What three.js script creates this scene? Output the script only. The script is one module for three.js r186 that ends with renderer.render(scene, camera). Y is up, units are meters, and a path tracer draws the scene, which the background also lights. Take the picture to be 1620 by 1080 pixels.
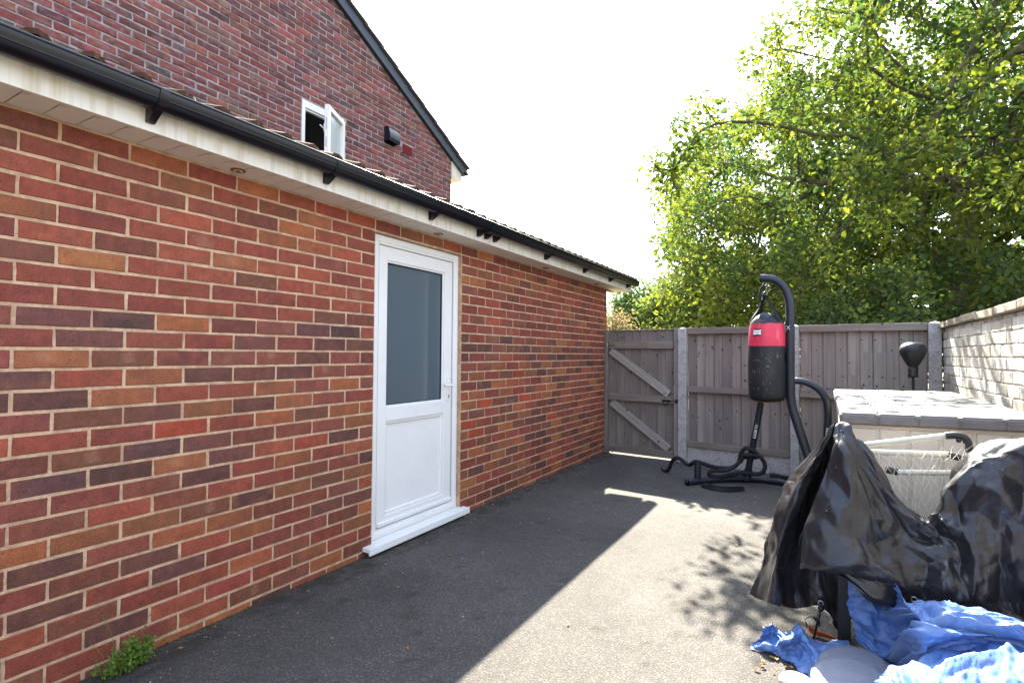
import * as THREE from 'three';
import { mergeGeometries, mergeVertices, toCreasedNormals } from 'three/addons/utils/BufferGeometryUtils.js';
import { RoundedBoxGeometry } from 'three/addons/geometries/RoundedBoxGeometry.js';

// ---------------------------------------------------------------- camera, sky, sun, exposure
const scene = new THREE.Scene();
const F = 837.85, PITCH = 0.0235, ROLL = 0.0072, YAW = 0.5329, CAM = new THREE.Vector3(2.3865, 1.225, 0);
const camera = new THREE.PerspectiveCamera(2 * Math.atan(540 / F) * 180 / Math.PI, 1620 / 1080, 0.05, 400);
const V3 = (x, y, z) => new THREE.Vector3(x, y, z);
const fwd = V3(-Math.sin(YAW) * Math.cos(PITCH), Math.sin(PITCH), -Math.cos(YAW) * Math.cos(PITCH));
const rgt0 = V3(Math.cos(YAW), 0, -Math.sin(YAW)), up0 = rgt0.clone().cross(fwd);
const rgt = rgt0.clone().multiplyScalar(Math.cos(ROLL)).addScaledVector(up0, Math.sin(ROLL));
const upv = up0.clone().multiplyScalar(Math.cos(ROLL)).addScaledVector(rgt0, -Math.sin(ROLL));
camera.position.copy(CAM);
camera.quaternion.setFromRotationMatrix(new THREE.Matrix4().makeBasis(rgt, upv, fwd.clone().negate()));
scene.add(camera);
const renderer = new THREE.WebGLRenderer({ antialias: true });
renderer.toneMapping = THREE.LinearToneMapping;
renderer.toneMappingExposure = 10.6;
renderer.shadowMap.enabled = true;

const SUN = V3(-0.41, 1, -1.12).normalize();
const sun = new THREE.DirectionalLight(new THREE.Color(1.0, 0.915, 0.77), 3.75);
sun.position.copy(SUN).multiplyScalar(30); sun.target.position.set(0, 0, 0); sun.castShadow = true;
Object.assign(sun.shadow.camera, { left: -15, right: 15, top: 15, bottom: -15, near: 1, far: 70 });
sun.shadow.mapSize.set(2048, 2048);
scene.add(sun, sun.target);

// ---------------------------------------------------------------- small tools
function rng(seed) { let a = seed >>> 0; return () => { a = (a + 0x6D2B79F5) >>> 0; let t = Math.imul(a ^ (a >>> 15), 1 | a); t = (t + Math.imul(t ^ (t >>> 7), 61 | t)) ^ t; return ((t ^ (t >>> 14)) >>> 0) / 4294967296; }; }
const hash = (x, y, s) => { let h = Math.imul(x | 0, 374761393) + Math.imul(y | 0, 668265263) + Math.imul(s | 0, 2147483647 ^ 0x5bd1e995); h = Math.imul(h ^ (h >>> 13), 1274126177); return ((h ^ (h >>> 16)) >>> 0) / 4294967296; };
const mod = (a, n) => ((a % n) + n) % n;
function vn(x, y, s = 0, px = 1e6, py = 1e6) { // value noise that wraps at px, py
  const xi = Math.floor(x), yi = Math.floor(y), fx = x - xi, fy = y - yi, u = fx * fx * (3 - 2 * fx), v = fy * fy * (3 - 2 * fy);
  const x0 = mod(xi, px), x1 = mod(xi + 1, px), y0 = mod(yi, py), y1 = mod(yi + 1, py);
  const a = hash(x0, y0, s), b = hash(x1, y0, s), c = hash(x0, y1, s), d = hash(x1, y1, s);
  return a + (b - a) * u + (c - a) * v + (a - b - c + d) * u * v;
}
const n3 = (x, y, z, s = 0) => (vn(x + z * 0.71, y - z * 0.37, s) + vn(y + 13.7, z + x * 0.43, s + 1) + vn(z + 5.1, x - y * 0.31, s + 2)) / 3;
const clamp = (x, a = 0, b = 1) => Math.min(b, Math.max(a, x)), lerp = (a, b, t) => a + (b - a) * t;
const smooth = (a, b, x) => { const t = clamp((x - a) / (b - a)); return t * t * (3 - 2 * t); };
const toLin = (c) => c <= 0.04045 ? c / 12.92 : Math.pow((c + 0.055) / 1.055, 2.4);
function tex(w, h, fn, srgb = true) { // fn(u, v) -> [r, g, b] (sRGB 0..1 for colour maps) or a grey number
  const d = new Uint8Array(w * h * 4);
  for (let j = 0, k = 0; j < h; j++) for (let i = 0; i < w; i++, k += 4) {
    const c = fn((i + 0.5) / w, (j + 0.5) / h, i, j);
    if (typeof c === 'number') d[k] = d[k + 1] = d[k + 2] = clamp(c) * 255; else { d[k] = clamp(c[0]) * 255; d[k + 1] = clamp(c[1]) * 255; d[k + 2] = clamp(c[2]) * 255; }
    d[k + 3] = 255;
  }
  const t = new THREE.DataTexture(d, w, h); t.wrapS = t.wrapT = THREE.RepeatWrapping; t.magFilter = THREE.LinearFilter; t.minFilter = THREE.LinearMipmapLinearFilter; t.generateMipmaps = true;
  if (srgb) t.colorSpace = THREE.SRGBColorSpace; t.needsUpdate = true; return t;
}
const std = (o) => new THREE.MeshStandardMaterial({ side: THREE.DoubleSide, ...o });
const phys = (o) => new THREE.MeshPhysicalMaterial({ side: THREE.DoubleSide, ...o });
const taken = {};
function numbered(n) { const k = taken[n] = (taken[n] ?? -1) + 1; return k ? `${n}_${String(k).padStart(3, '0')}` : n; }
function thing(name, label, category, pos = [0, 0, 0], group, turn = 0) {
  const o = new THREE.Group(); o.name = numbered(name); o.position.set(...pos); o.rotation.y = turn; scene.add(o);
  o.userData = { label, category }; if (group) o.userData.group = group; return o;
}
function tag(o, label, category, group) { o.userData = { label, category }; if (group) o.userData.group = group; return o; }
function mesh(name, geo, mat, parent = scene) {
  const g = Array.isArray(geo) ? mergeGeometries(geo.map(plain)) : geo, m = new THREE.Mesh(g, mat);
  m.name = parent === scene ? numbered(name) : name; m.castShadow = m.receiveShadow = true; parent.add(m); return m;
}
function plain(g) { const r = g.index ? g.toNonIndexed() : g; for (const k of Object.keys(r.attributes)) if (!['position', 'normal', 'uv', 'color'].includes(k)) r.deleteAttribute(k); return r; }
function structure(name, geo, mat) { const m = mesh(name, geo, mat); m.userData.kind = 'structure'; return m; }
function stuff(name, geo, mat, parent, label, category) { const m = mesh(name, geo, mat, parent); m.userData.kind = 'stuff'; if (label) { m.userData.label = label; m.userData.category = category; } return m; }
function boxUV(g, s = 1, ou = 0, ov = 0) { // uv in metres from the face each triangle looks along
  const r = g.index ? g.toNonIndexed() : g, p = r.attributes.position, n = r.attributes.normal, uv = new Float32Array(p.count * 2);
  for (let i = 0; i < p.count; i++) {
    const ax = Math.abs(n.getX(i)), ay = Math.abs(n.getY(i)), az = Math.abs(n.getZ(i));
    const [a, b] = az >= ax && az >= ay ? [p.getX(i), p.getY(i)] : ax >= ay ? [p.getZ(i), p.getY(i)] : [p.getX(i), p.getZ(i)];
    uv[2 * i] = a * s + ou; uv[2 * i + 1] = b * s + ov;
  }
  r.setAttribute('uv', new THREE.BufferAttribute(uv, 2)); return r;
}
const box = (x0, x1, y0, y1, z0, z1) => boxUV(new THREE.BoxGeometry(x1 - x0, y1 - y0, z1 - z0).translate((x0 + x1) / 2, (y0 + y1) / 2, (z0 + z1) / 2));
const rbox = (x0, x1, y0, y1, z0, z1, r = 0.004) => boxUV(new RoundedBoxGeometry(x1 - x0, y1 - y0, z1 - z0, 2, r).translate((x0 + x1) / 2, (y0 + y1) / 2, (z0 + z1) / 2));
const curve = (pts, closed = false, tension = 0.5) => new THREE.CatmullRomCurve3(pts.map((p) => V3(...p)), closed, 'catmullrom', tension);
const tube = (pts, r, seg = 40, rad = 12, closed = false) => new THREE.TubeGeometry(pts.isCurve ? pts : curve(pts, closed), seg, r, rad, closed);
const ball = (x, y, z, r, w = 14, h = 10) => new THREE.SphereGeometry(r, w, h).translate(x, y, z);
// a photo pixel (1620 x 1080) as a point on the plane z = Z, or at height Y
const dirPx = (x, y) => fwd.clone().addScaledVector(rgt, (x - 810) / F).addScaledVector(upv, (540 - y) / F);
const atZ = (x, y, Z) => { const d = dirPx(x, y); return CAM.clone().addScaledVector(d, Z / d.z); };
const atY = (x, y, Y) => { const d = dirPx(x, y); return CAM.clone().addScaledVector(d, (Y - CAM.y) / d.y); };
function toPx(p) { const d = p.clone().sub(CAM), z = d.dot(fwd); return [810 + F * d.dot(rgt) / z, 540 - F * d.dot(upv) / z, z]; }

// ---------------------------------------------------------------- sky
{
  const w = 1024, h = 512, d = new Float32Array(w * h * 4), v = new THREE.Vector3();
  for (let j = 0; j < h; j++) for (let i = 0; i < w; i++) {
    const th = ((i + 0.5) / w - 0.5) * 2 * Math.PI, el = ((j + 0.5) / h - 0.5) * Math.PI;
    v.set(Math.cos(el) * Math.cos(th), Math.sin(el), Math.cos(el) * Math.sin(th));
    const y = Math.max(0, v.y), ang = Math.acos(clamp(v.dot(SUN), -1, 1)), k = Math.pow(1 - y, 2.2);
    const c = [lerp(0.095, 0.225, k), lerp(0.145, 0.245, k), lerp(0.245, 0.275, k)];
    const cx = v.x / (y + 0.25), cz = v.z / (y + 0.25);
    let cl = 0, a = 0.5; for (let o = 0; o < 5; o++) { cl += a * vn(cx * 1.3 * 2 ** o + 31, cz * 1.3 * 2 ** o + 17, 40 + o); a *= 0.5; }
    const cover = smooth(0.34, 0.66, cl) * smooth(0.0, 0.12, y + 0.02), glow = 0.40 * Math.exp(-((ang / 0.5) ** 2)) + 0.12 * Math.exp(-((ang / 1.1) ** 2));
    const cloud = 0.20 + 0.06 * cl;
    for (let q = 0; q < 3; q++) c[q] = lerp(c[q], cloud * [0.985, 1, 1.03][q], 0.62 * cover) + glow * [1, 0.985, 0.95][q];
    if (v.y < 0) { const g = smooth(0, -0.25, v.y); for (let q = 0; q < 3; q++) c[q] = lerp(c[q], [0.08, 0.078, 0.07][q], g); }
    const o = (j * w + i) * 4; d[o] = c[0]; d[o + 1] = c[1]; d[o + 2] = c[2]; d[o + 3] = 1;
  }
  const t = new THREE.DataTexture(d, w, h, THREE.RGBAFormat, THREE.FloatType);
  t.mapping = THREE.EquirectangularReflectionMapping; t.magFilter = t.minFilter = THREE.LinearFilter; t.wrapS = THREE.RepeatWrapping; t.needsUpdate = true;
  scene.background = t; scene.environment = t;
}

// ---------------------------------------------------------------- materials
const hex = (h) => [(h >> 16 & 255) / 255, (h >> 8 & 255) / 255, (h & 255) / 255];
const COLS = 8, ROWS = 16; // brick texture: 128 bricks, one to a cell of 256 x 64
function brickTexture(seed, palette, opts) {
  const R = rng(seed), cells = [];
  for (let k = 0; k < COLS * ROWS; k++) {
    const base = hex(palette[Math.floor(k / (COLS * ROWS / palette.length))]), b = 0.88 + 0.24 * R();
    cells.push({ base: base.map((c) => c * b * (1 + (opts.tint ?? 0.07) * (R() - 0.5))), second: hex(palette[Math.floor(R() * palette.length)]), s: Math.floor(R() * 9999), k: R(), burn: R() < 0.4 ? (R() < 0.5 ? 0 : 1) : -1 });
  }
  const at = (u, v) => {
    const ci = Math.min(COLS - 1, Math.floor(u * COLS)), ri = Math.min(ROWS - 1, Math.floor(v * ROWS));
    return [cells[ri * COLS + ci], u * COLS - ci, v * ROWS - ri];
  };
  const map = tex(2048, 1024, (u, v) => {
    const [c, x, y] = at(u, v);
    const bl = vn(x * 3.2, y * 1.1, c.s), blotch = vn(x * 9, y * 3, c.s + 5), fine = vn(x * 90, y * 24, c.s + 9), grit = vn(x * 215, y * 60, c.s + 2);
    let m = opts.mix * smooth(0.45, 0.85, bl) + opts.mix * 0.5 * (blotch - 0.5);
    if (c.burn >= 0) m += 0.2 * smooth(0.35, 0.0, Math.abs(x - c.burn));
    let t = 1 + 0.16 * (blotch - 0.5) + 0.13 * (fine - 0.5) + 0.12 * (grit - 0.5);
    const streak = vn(x * 60, y * 1.2, c.s + 31); t *= 1 + 0.07 * (streak - 0.5);
    const spk = hash(Math.floor(x * 128), Math.floor(y * 32), c.s + 77);
    let col = c.base.map((q, i) => lerp(q, c.second[i], clamp(m)) * t);
    if (spk > 0.9985) col = col.map((q) => lerp(q, 0.75, 0.55)); else if (spk < 0.012) col = col.map((q) => q * 0.62);
    if (c.k < (opts.bloom ?? 0)) { const q1 = hash(c.s, 1, 5), q2 = hash(c.s, 2, 5), bx = x - 0.1 - 0.8 * q1, by = y - 0.2 - 0.7 * q2, bl2 = (0.4 + 0.6 * q1) * smooth(0.5, 0.0, Math.hypot(bx * (1 + 3 * q2), by * 0.8) + 0.5 * (blotch - 0.5) + 0.4 * (fine - 0.5)); col = col.map((q, i) => lerp(q, [0.78, 0.72, 0.68][i], 0.42 * bl2)); }
    const pit = vn(x * 70, y * 20, c.s + 91); if (pit > 0.86) col = col.map((q) => q * 0.72);
    const dust = opts.dust * smooth(0.5, 0.8, vn(x * 6, y * 3, c.s + 60) * 0.6 + fine * 0.4);
    return col.map((q, i) => lerp(q, opts.dustColor[i], dust));
  });
  const bump = tex(1024, 512, (u, v) => { const [c, x, y] = at(u, v); return 0.5 * vn(x * 26, y * 8, c.s) + 0.3 * vn(x * 80, y * 22, c.s + 3) + 0.2 * vn(x * 200, y * 56, c.s + 8); }, false);
  return { map, bump };
}
const gb = brickTexture(11, [0x84453a, 0x8a4b3d, 0x80413a, 0x7d403a, 0x8f5a3e, 0x87583f, 0x74493d, 0x6e463f, 0x69433f, 0x603e40, 0x5a3b3f, 0x4f373d, 0x80443f, 0x774140, 0x9c4533, 0x976042], { mix: 0.26, bloom: 0.055, dust: 0.10, dustColor: [0.66, 0.55, 0.50] });
const hb = brickTexture(23, [0x8d4f47, 0x96584d, 0x855048, 0x7d463f, 0x8a4540, 0x77423f, 0x6a4040, 0x5c3b3c, 0x80564c, 0x8d6a55, 0x6d5650, 0x5d5351, 0x93504a, 0x7b4a46, 0x6a4646, 0xa06f59], { mix: 0.7, dust: 0.5, dustColor: [0.62, 0.55, 0.55] });
const wb = brickTexture(37, [0xcfcac0, 0xd6d2c8, 0xc6c0b4, 0xdad6cd, 0xd0cabd, 0xbeb6a8, 0xd4cfc4, 0xcdc7bb, 0xd9d5cb, 0xc9c3b7, 0xd2cdc3, 0xb9b0a2, 0xd5d1c8, 0xcfc9be, 0xc2bbae, 0xdcd8d0], { mix: 0.5, tint: 0.012, dust: 0.22, dustColor: [0.62, 0.59, 0.54] });
const M = {};
M.garageBrick = std({ color: new THREE.Color(1.0, 0.83, 0.61), map: gb.map, bumpMap: gb.bump, bumpScale: 0.0016, roughness: 0.78 });
M.houseBrick = std({ color: new THREE.Color(0.78, 0.74, 0.78), map: hb.map, bumpMap: hb.bump, bumpScale: 0.005, roughness: 0.92 });
M.whiteBrick = std({ color: new THREE.Color(0.70, 0.70, 0.69), map: wb.map, bumpMap: wb.bump, bumpScale: 0.002, roughness: 0.85 });
const mortarTex = (a, b, s) => tex(512, 512, (u, v) => { const n = 0.5 * vn(u * 24, v * 24, s, 24, 24) + 0.3 * vn(u * 96, v * 96, s + 1, 96, 96) + 0.2 * vn(u * 256, v * 256, s + 2, 256, 256); return a.map((c, i) => lerp(c, b[i], smooth(0.25, 0.75, n))); });
const sand = tex(512, 512, (u, v) => 0.5 * vn(u * 128, v * 128, 71, 128, 128) + 0.5 * vn(u * 256, v * 256, 72, 256, 256), false);
M.mortar = std({ map: mortarTex(hex(0xab8c72), hex(0xc8a98b), 3), bumpMap: sand, bumpScale: 0.002, roughness: 0.95 });
M.houseMortar = std({ map: mortarTex(hex(0x877d7f), hex(0xa39999), 5), bumpMap: sand, bumpScale: 0.004, roughness: 0.98 });
M.whiteMortar = std({ map: mortarTex(hex(0x8d8478), hex(0xcfc8bc), 7), bumpMap: sand, bumpScale: 0.004, roughness: 0.95 });
M.interior = std({ color: 0x6b6660, roughness: 0.95 });
const upvcTex = tex(256, 256, (u, v) => { const n = 0.55 * vn(u * 6, v * 6, 12, 6, 6) + 0.45 * vn(u * 40, v * 40, 13, 40, 40); return [0.905 - 0.03 * n, 0.905 - 0.032 * n, 0.90 - 0.04 * n]; });
M.upvc = phys({ map: upvcTex, roughness: 0.32, specularIntensity: 0.8 });
const fasciaTex = tex(1024, 256, (u, v) => { // rain-streaked white plastic
  const st = smooth(0.45, 0.8, vn(u * 150, v * 2.5, 81, 150)) * smooth(0.35, 0.7, vn(u * 14, v * 3, 82, 14)), al = smooth(0.5, 0.8, vn(u * 40, v * 12, 83, 40));
  const a = 0.14 * st + 0.22 * al; return [lerp(0.88, 0.66, a), lerp(0.865, 0.58, a), lerp(0.83, 0.44, a)];
});
M.fascia = phys({ map: fasciaTex, roughness: 0.4 });
const soffitTex = tex(512, 512, (u, v) => { const n = 0.6 * vn(u * 8, v * 8, 91, 8, 8) + 0.4 * vn(u * 50, v * 50, 92, 50, 50), s = smooth(0.55, 0.85, vn(u * 18, v * 18, 93, 18, 18)); return [0.90 - 0.05 * n - 0.08 * s, 0.875 - 0.06 * n - 0.10 * s, 0.83 - 0.07 * n - 0.12 * s]; });
M.soffit = std({ map: soffitTex, roughness: 0.55 });
M.grime = std({ color: 0x3a3128, roughness: 1 });
M.rust = std({ map: mortarTex(hex(0x5a3317), hex(0x9a6b35), 15), roughness: 0.9 });
M.blackPlastic = phys({ color: 0x090d18, roughness: 0.28, specularIntensity: 0.9 });
const tileTex = tex(512, 512, (u, v) => { const n = 0.5 * vn(u * 10, v * 10, 101, 10, 10) + 0.5 * vn(u * 70, v * 70, 102, 70, 70), l = smooth(0.6, 0.8, vn(u * 22, v * 22, 103, 22, 22)); return [lerp(0.25 + 0.12 * n, 0.45, 0.5 * l), lerp(0.17 + 0.09 * n, 0.42, 0.5 * l), lerp(0.14 + 0.07 * n, 0.33, 0.5 * l)]; });
M.roofTile = std({ map: tileTex, bumpMap: sand, bumpScale: 0.006, roughness: 0.95 });
M.slate = std({ map: tex(256, 256, (u, v) => { const n = vn(u * 30, v * 30, 107, 30, 30); return [0.27 + 0.1 * n, 0.26 + 0.09 * n, 0.26 + 0.09 * n]; }), roughness: 0.9 });
M.bargeboard = phys({ color: 0x232a36, roughness: 0.4 });
M.moss = std({ map: tex(256, 256, (u, v) => { const n = 0.5 * vn(u * 20, v * 20, 111, 20, 20) + 0.5 * vn(u * 90, v * 90, 112, 90, 90); return [0.16 + 0.22 * n, 0.13 + 0.17 * n, 0.09 + 0.1 * n]; }), roughness: 1 });
M.obscure = phys({ color: new THREE.Color(0.40, 0.56, 0.68), roughness: 0.28, transmission: 0.82, thickness: 0, bumpMap: tex(512, 512, (u, v) => 0.5 * vn(u * 60, v * 60, 121, 60, 60) + 0.5 * vn(u * 120, v * 120, 122, 120, 120), false), bumpScale: 0.0012 });
M.clearGlass = phys({ color: new THREE.Color(0.75, 0.88, 0.88), roughness: 0.25, transmission: 0.7, thickness: 0 });
M.gasket = std({ color: 0x14181c, roughness: 0.6 });
M.metal = std({ color: 0x9a9c9e, roughness: 0.35, metalness: 0.9 });
M.blackIron = std({ color: 0x16171a, roughness: 0.5, metalness: 0.3 });
function woodTexture(seed, a, b, knots) {
  const R = rng(seed), ks = Array.from({ length: knots }, () => [R(), R(), 0.006 + 0.008 * R()]);
  return tex(1024, 1024, (u, v) => { // grain runs along v; eight boards side by side in u
    const w = u * 8, bi = Math.floor(w), x = w - bi; let k = 0, bend = 0;
    for (const [ku, kv, kr] of ks) { if (Math.abs(u - ku) > 0.125) continue; const dx = (u - ku) * 0.8, dy = (v - kv) * 1.6, r = Math.sqrt(dx * dx + dy * dy * 0.7); if (Math.floor(ku * 8) === bi) { bend += 0.55 * Math.exp(-((r / (kr * 2.2)) ** 2)); k = Math.max(k, smooth(kr, kr * 0.55, r)); } }
    const g = vn(x * 7 + bi * 31 + bend * 3, v * 1.6 + bend, seed + bi), g2 = vn(x * 38 + bi * 57 + bend * 5, v * 5 + bend * 2, seed + 20 + bi), g3 = vn(x * 110 + bi * 7, v * 16, seed + 40 + bi), blot = vn(u * 11, v * 6, seed + 60);
    let t = 0.42 * g + 0.34 * g2 + 0.24 * g3; t = clamp(t + 0.25 * (blot - 0.5) + 0.42 * (hash(bi, 3, seed) - 0.5));
    const check = smooth(0.80, 0.9, vn(x * 60 + bi * 13, v * 3.2, seed + 80 + bi));
    return a.map((c, i) => lerp(lerp(c, b[i], t), 0.11 + 0.03 * (2 - i) , 0.72 * k + 0.22 * check));
  });
}
const woodBump = tex(512, 512, (u, v) => 0.6 * vn(u * 220, v * 9, 131, 220, 9) + 0.4 * vn(u * 60, v * 4, 132, 60, 4), false);
M.fenceWood = std({ map: woodTexture(51, hex(0x645d5a), hex(0x968d85), 44), bumpMap: woodBump, bumpScale: 0.0022, roughness: 0.93 });
M.railWood = std({ map: woodTexture(57, hex(0x5d5650), hex(0x8f857a), 24), bumpMap: woodBump, bumpScale: 0.0022, roughness: 0.93 });
M.braceWood = std({ map: woodTexture(63, hex(0x7c7874), hex(0xa8a29a), 24), bumpMap: woodBump, bumpScale: 0.0022, roughness: 0.93 });
M.concrete = std({ map: tex(512, 512, (u, v) => { const n = 0.45 * vn(u * 12, v * 12, 141, 12, 12) + 0.3 * vn(u * 60, v * 60, 142, 60, 60) + 0.25 * vn(u * 200, v * 200, 143, 200, 200), p = smooth(0.72, 0.8, vn(u * 90, v * 90, 144, 90, 90)); return [0.66 + 0.16 * (n - 0.5) - 0.2 * p, 0.65 + 0.16 * (n - 0.5) - 0.2 * p, 0.64 + 0.15 * (n - 0.5) - 0.19 * p]; }), bumpMap: sand, bumpScale: 0.004, roughness: 0.95 });
M.copingStone = std({ map: tex(512, 512, (u, v) => { const n = 0.5 * vn(u * 14, v * 14, 151, 14, 14) + 0.5 * vn(u * 110, v * 110, 152, 110, 110), l = smooth(0.6, 0.75, vn(u * 26, v * 26, 153, 26, 26)); return [0.55 + 0.2 * (n - 0.5) - 0.1 * l, 0.51 + 0.2 * (n - 0.5) - 0.09 * l, 0.45 + 0.2 * (n - 0.5) - 0.1 * l]; }), bumpMap: sand, bumpScale: 0.006, roughness: 0.97 });

// asphalt: pale and dark chips in a grey binder
const ASP = 1.6, chip = (u, v, N, s) => { // nearest chip: [distance, id]
  const x = u * N, y = v * N, xi = Math.floor(x), yi = Math.floor(y); let best = 9, id = 0;
  for (let j = -1; j <= 1; j++) for (let i = -1; i <= 1; i++) { const cx = mod(xi + i, N), cy = mod(yi + j, N), dx = xi + i + hash(cx, cy, s) - x, dy = yi + j + hash(cx, cy, s + 1) - y, d = dx * dx + dy * dy; if (d < best) { best = d; id = hash(cx, cy, s + 2); } }
  return [Math.sqrt(best), id];
};
const aspH = new Float32Array(1024 * 1024);
const aspMap = tex(1024, 1024, (u, v, i, j) => {
  const [d, id] = chip(u, v, 260, 161), k = smooth(0.62, 0.25, d), n = 0.5 * vn(u * 9, v * 9, 163, 9, 9) + 0.5 * vn(u * 40, v * 40, 164, 40, 40);
  aspH[j * 1024 + i] = k * (0.5 + 0.5 * id);
  const c = id < 0.12 ? [0.53, 0.48, 0.42] : id < 0.5 ? [0.475, 0.455, 0.43] : id < 0.93 ? [0.40, 0.39, 0.38] : [0.68, 0.65, 0.60], b = [0.30, 0.295, 0.295];
  return c.map((q, m) => lerp(b[m], q, 0.35 + 0.65 * k) * (0.93 + 0.14 * n));
});
const aspBump = tex(1024, 1024, (u, v, i, j) => aspH[j * 1024 + i], false);
M.asphalt = std({ map: aspMap, bumpMap: aspBump, bumpScale: 0.0022, roughness: 0.93, vertexColors: true });
M.earth = std({ map: mortarTex(hex(0x4b4a30), hex(0x6a6440), 171), roughness: 1 });

console.log('materials done', Math.round(performance.now()));
// ---------------------------------------------------------------- ground
{
  const g = new THREE.PlaneGeometry(240, 240, 1, 1).rotateX(-Math.PI / 2).translate(0, -0.006, -20); boxUV(g, 0.5);
  structure('ground', boxUV(g, 0.5), M.earth);
  const nx = 110, nz = 300, x0 = -0.03, x1 = 3.32, z0 = -6.9, z1 = 5;
  const d = new THREE.PlaneGeometry(x1 - x0, z1 - z0, nx, nz).rotateX(-Math.PI / 2).translate((x0 + x1) / 2, 0, (z0 + z1) / 2), p = d.attributes.position, col = new Float32Array(p.count * 3), uv = d.attributes.uv;
  for (let i = 0; i < p.count; i++) {
    const x = p.getX(i), z = p.getZ(i);
    p.setY(i, 0.006 * (vn(x * 1.1 + 9, z * 1.1, 181) - 0.5) + 0.003 * (vn(x * 7, z * 7, 182) - 0.5));
    const pa = 0.5 * vn(x * 1.6, z * 1.6, 183) + 0.3 * vn(x * 5, z * 5, 184) + 0.2 * vn(x * 17, z * 17, 185);
    let t = 0.37 + 0.20 * (pa - 0.5) - 0.05 * smooth(0.6, 0.75, vn(x * 2.3 + 40, z * 2.3, 188)) + 0.03 * smooth(0.7, 0.85, vn(x * 40, z * 40, 189));
    const dirt = 0.8 * smooth(0.60, 0.78, 0.5 * vn(x * 12, z * 12, 186) + 0.5 * vn(x * 34, z * 34, 187) + (x < 0.16 ? 0.16 : -0.12)); // crumbs of soil and moss by the wall, in patches
    const c = [t * lerp(1, 0.42, dirt), t * lerp(1, 0.40, dirt), t * lerp(1, 0.33, dirt)];
    col.set(c, 3 * i); uv.setXY(i, x / ASP, z / ASP);
  }
  d.setAttribute('color', new THREE.BufferAttribute(col, 3)); d.computeVertexNormals();
  structure('driveway', d, M.asphalt);
}

// ---------------------------------------------------------------- bricks
function brickGeometry(w, h, cell, seed, rough, depth = 0.010, mir = false) { // 10 points round the face, 50 triangles; face at z = 0, width centred on x, height on y
  const R = rng(seed), ring = [], hw = w / 2, hh = h / 2;
  for (const [x, y] of [[-1, -1], [-0.4, -1], [0.3, -1], [1, -1], [1, 0], [1, 1], [0.35, 1], [-0.3, 1], [-1, 1], [-1, 0]]) ring.push([x * hw + rough * (R() - 0.5), y * hh + rough * (R() - 0.5), x, y]);
  const P = [], U = [], ci = cell % COLS, ri = Math.floor(cell / COLS);
  const put = (x, y, z) => { P.push(x, y, z); const a = clamp(0.5 + (mir ? -x : x) / 0.222, 0.01, 0.99), b = clamp(0.5 + y / 0.074, 0.03, 0.97); U.push((ci + a) / COLS, (ri + b) / ROWS); };
  const ins = (r, k) => [r[0] - Math.sign(r[2]) * (Math.abs(r[2]) === 1 ? k : 0), r[1] - Math.sign(r[3]) * (Math.abs(r[3]) === 1 ? k : 0)];
  const zf = ring.map(() => -rough * 0.35 * R());
  for (let i = 0; i < 10; i++) {
    const j = (i + 1) % 10, a = ins(ring[i], 0.002 + rough * 0.3), b = ins(ring[j], 0.002 + rough * 0.3), A = ring[i], B = ring[j], zc = -0.0025 - rough * 0.4;
    put(0, 0, 0); put(a[0], a[1], zf[i]); put(b[0], b[1], zf[j]);
    put(a[0], a[1], zf[i]); put(A[0], A[1], zc); put(B[0], B[1], zc); put(a[0], a[1], zf[i]); put(B[0], B[1], zc); put(b[0], b[1], zf[j]);
    put(A[0], A[1], zc); put(A[0], A[1], -depth); put(B[0], B[1], -depth); put(A[0], A[1], zc); put(B[0], B[1], -depth); put(B[0], B[1], zc);
  }
  const g = new THREE.BufferGeometry(); g.setAttribute('position', new THREE.Float32BufferAttribute(P, 3)); g.setAttribute('uv', new THREE.Float32BufferAttribute(U, 2));
  g.computeVertexNormals(); return toCreasedNormals(g, 0.5);
}
// list: [centre x, centre y, width, height, cell]; the frame decides which show largest
function layBricks(parent, list, mat, seed, rough, depth, most, restName) {
  const cache = {}, R = rng(seed), q = new THREE.Vector3(); parent.updateWorldMatrix(true, false);
  const items = list.map(([x, y, w, h, cell]) => {
    const P = [[-1, -1], [1, -1], [1, 1], [-1, 1]].map(([a, b]) => toPx(q.set(x + a * w / 2, y + b * h / 2, 0).applyMatrix4(parent.matrixWorld)));
    let area = 0; if (P.every((p) => p[2] > 0.1)) { for (let i = 0; i < 4; i++) { const [a, b] = [P[i], P[(i + 1) % 4]], c = (v, m) => clamp(v, -5, m + 5); area += c(a[0], 1620) * c(b[1], 1080) - c(b[0], 1620) * c(a[1], 1080); } area = Math.abs(area); }
    const kw = Math.round(w * 500) / 500, kh = Math.round(h * 1000) / 1000, vr = Math.floor(R() * 3), key = `${kw}_${kh}_${cell}_${w > 0.2 ? 0 : vr}`;
    cache[key] ??= brickGeometry(kw, kh, cell, Math.floor(R() * 1e6), rough, depth);
    return { x, y, area, g: cache[key], dz: (R() - 0.5) * rough * 0.9 };
  }).sort((a, b) => b.area - a.area);
  const rest = [];
  items.forEach((it, i) => {
    if (i < most && it.area > 8) { const m = mesh('brick', it.g, mat, parent); m.position.set(it.x, it.y, it.dz); } else rest.push(it.g.clone().translate(it.x, it.y, it.dz));
  });
  if (rest.length) stuff(restName, rest, mat, parent);
}
const GROUPS = 16; // palette entry k fills the 8 cells of one texture row
function pick(R, weights) { let s = 0; for (const k in weights) s += weights[k]; let t = R() * s; for (const k in weights) { t -= weights[k]; if (t <= 0) return +k * COLS + Math.floor(R() * COLS); } return 0; }

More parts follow.
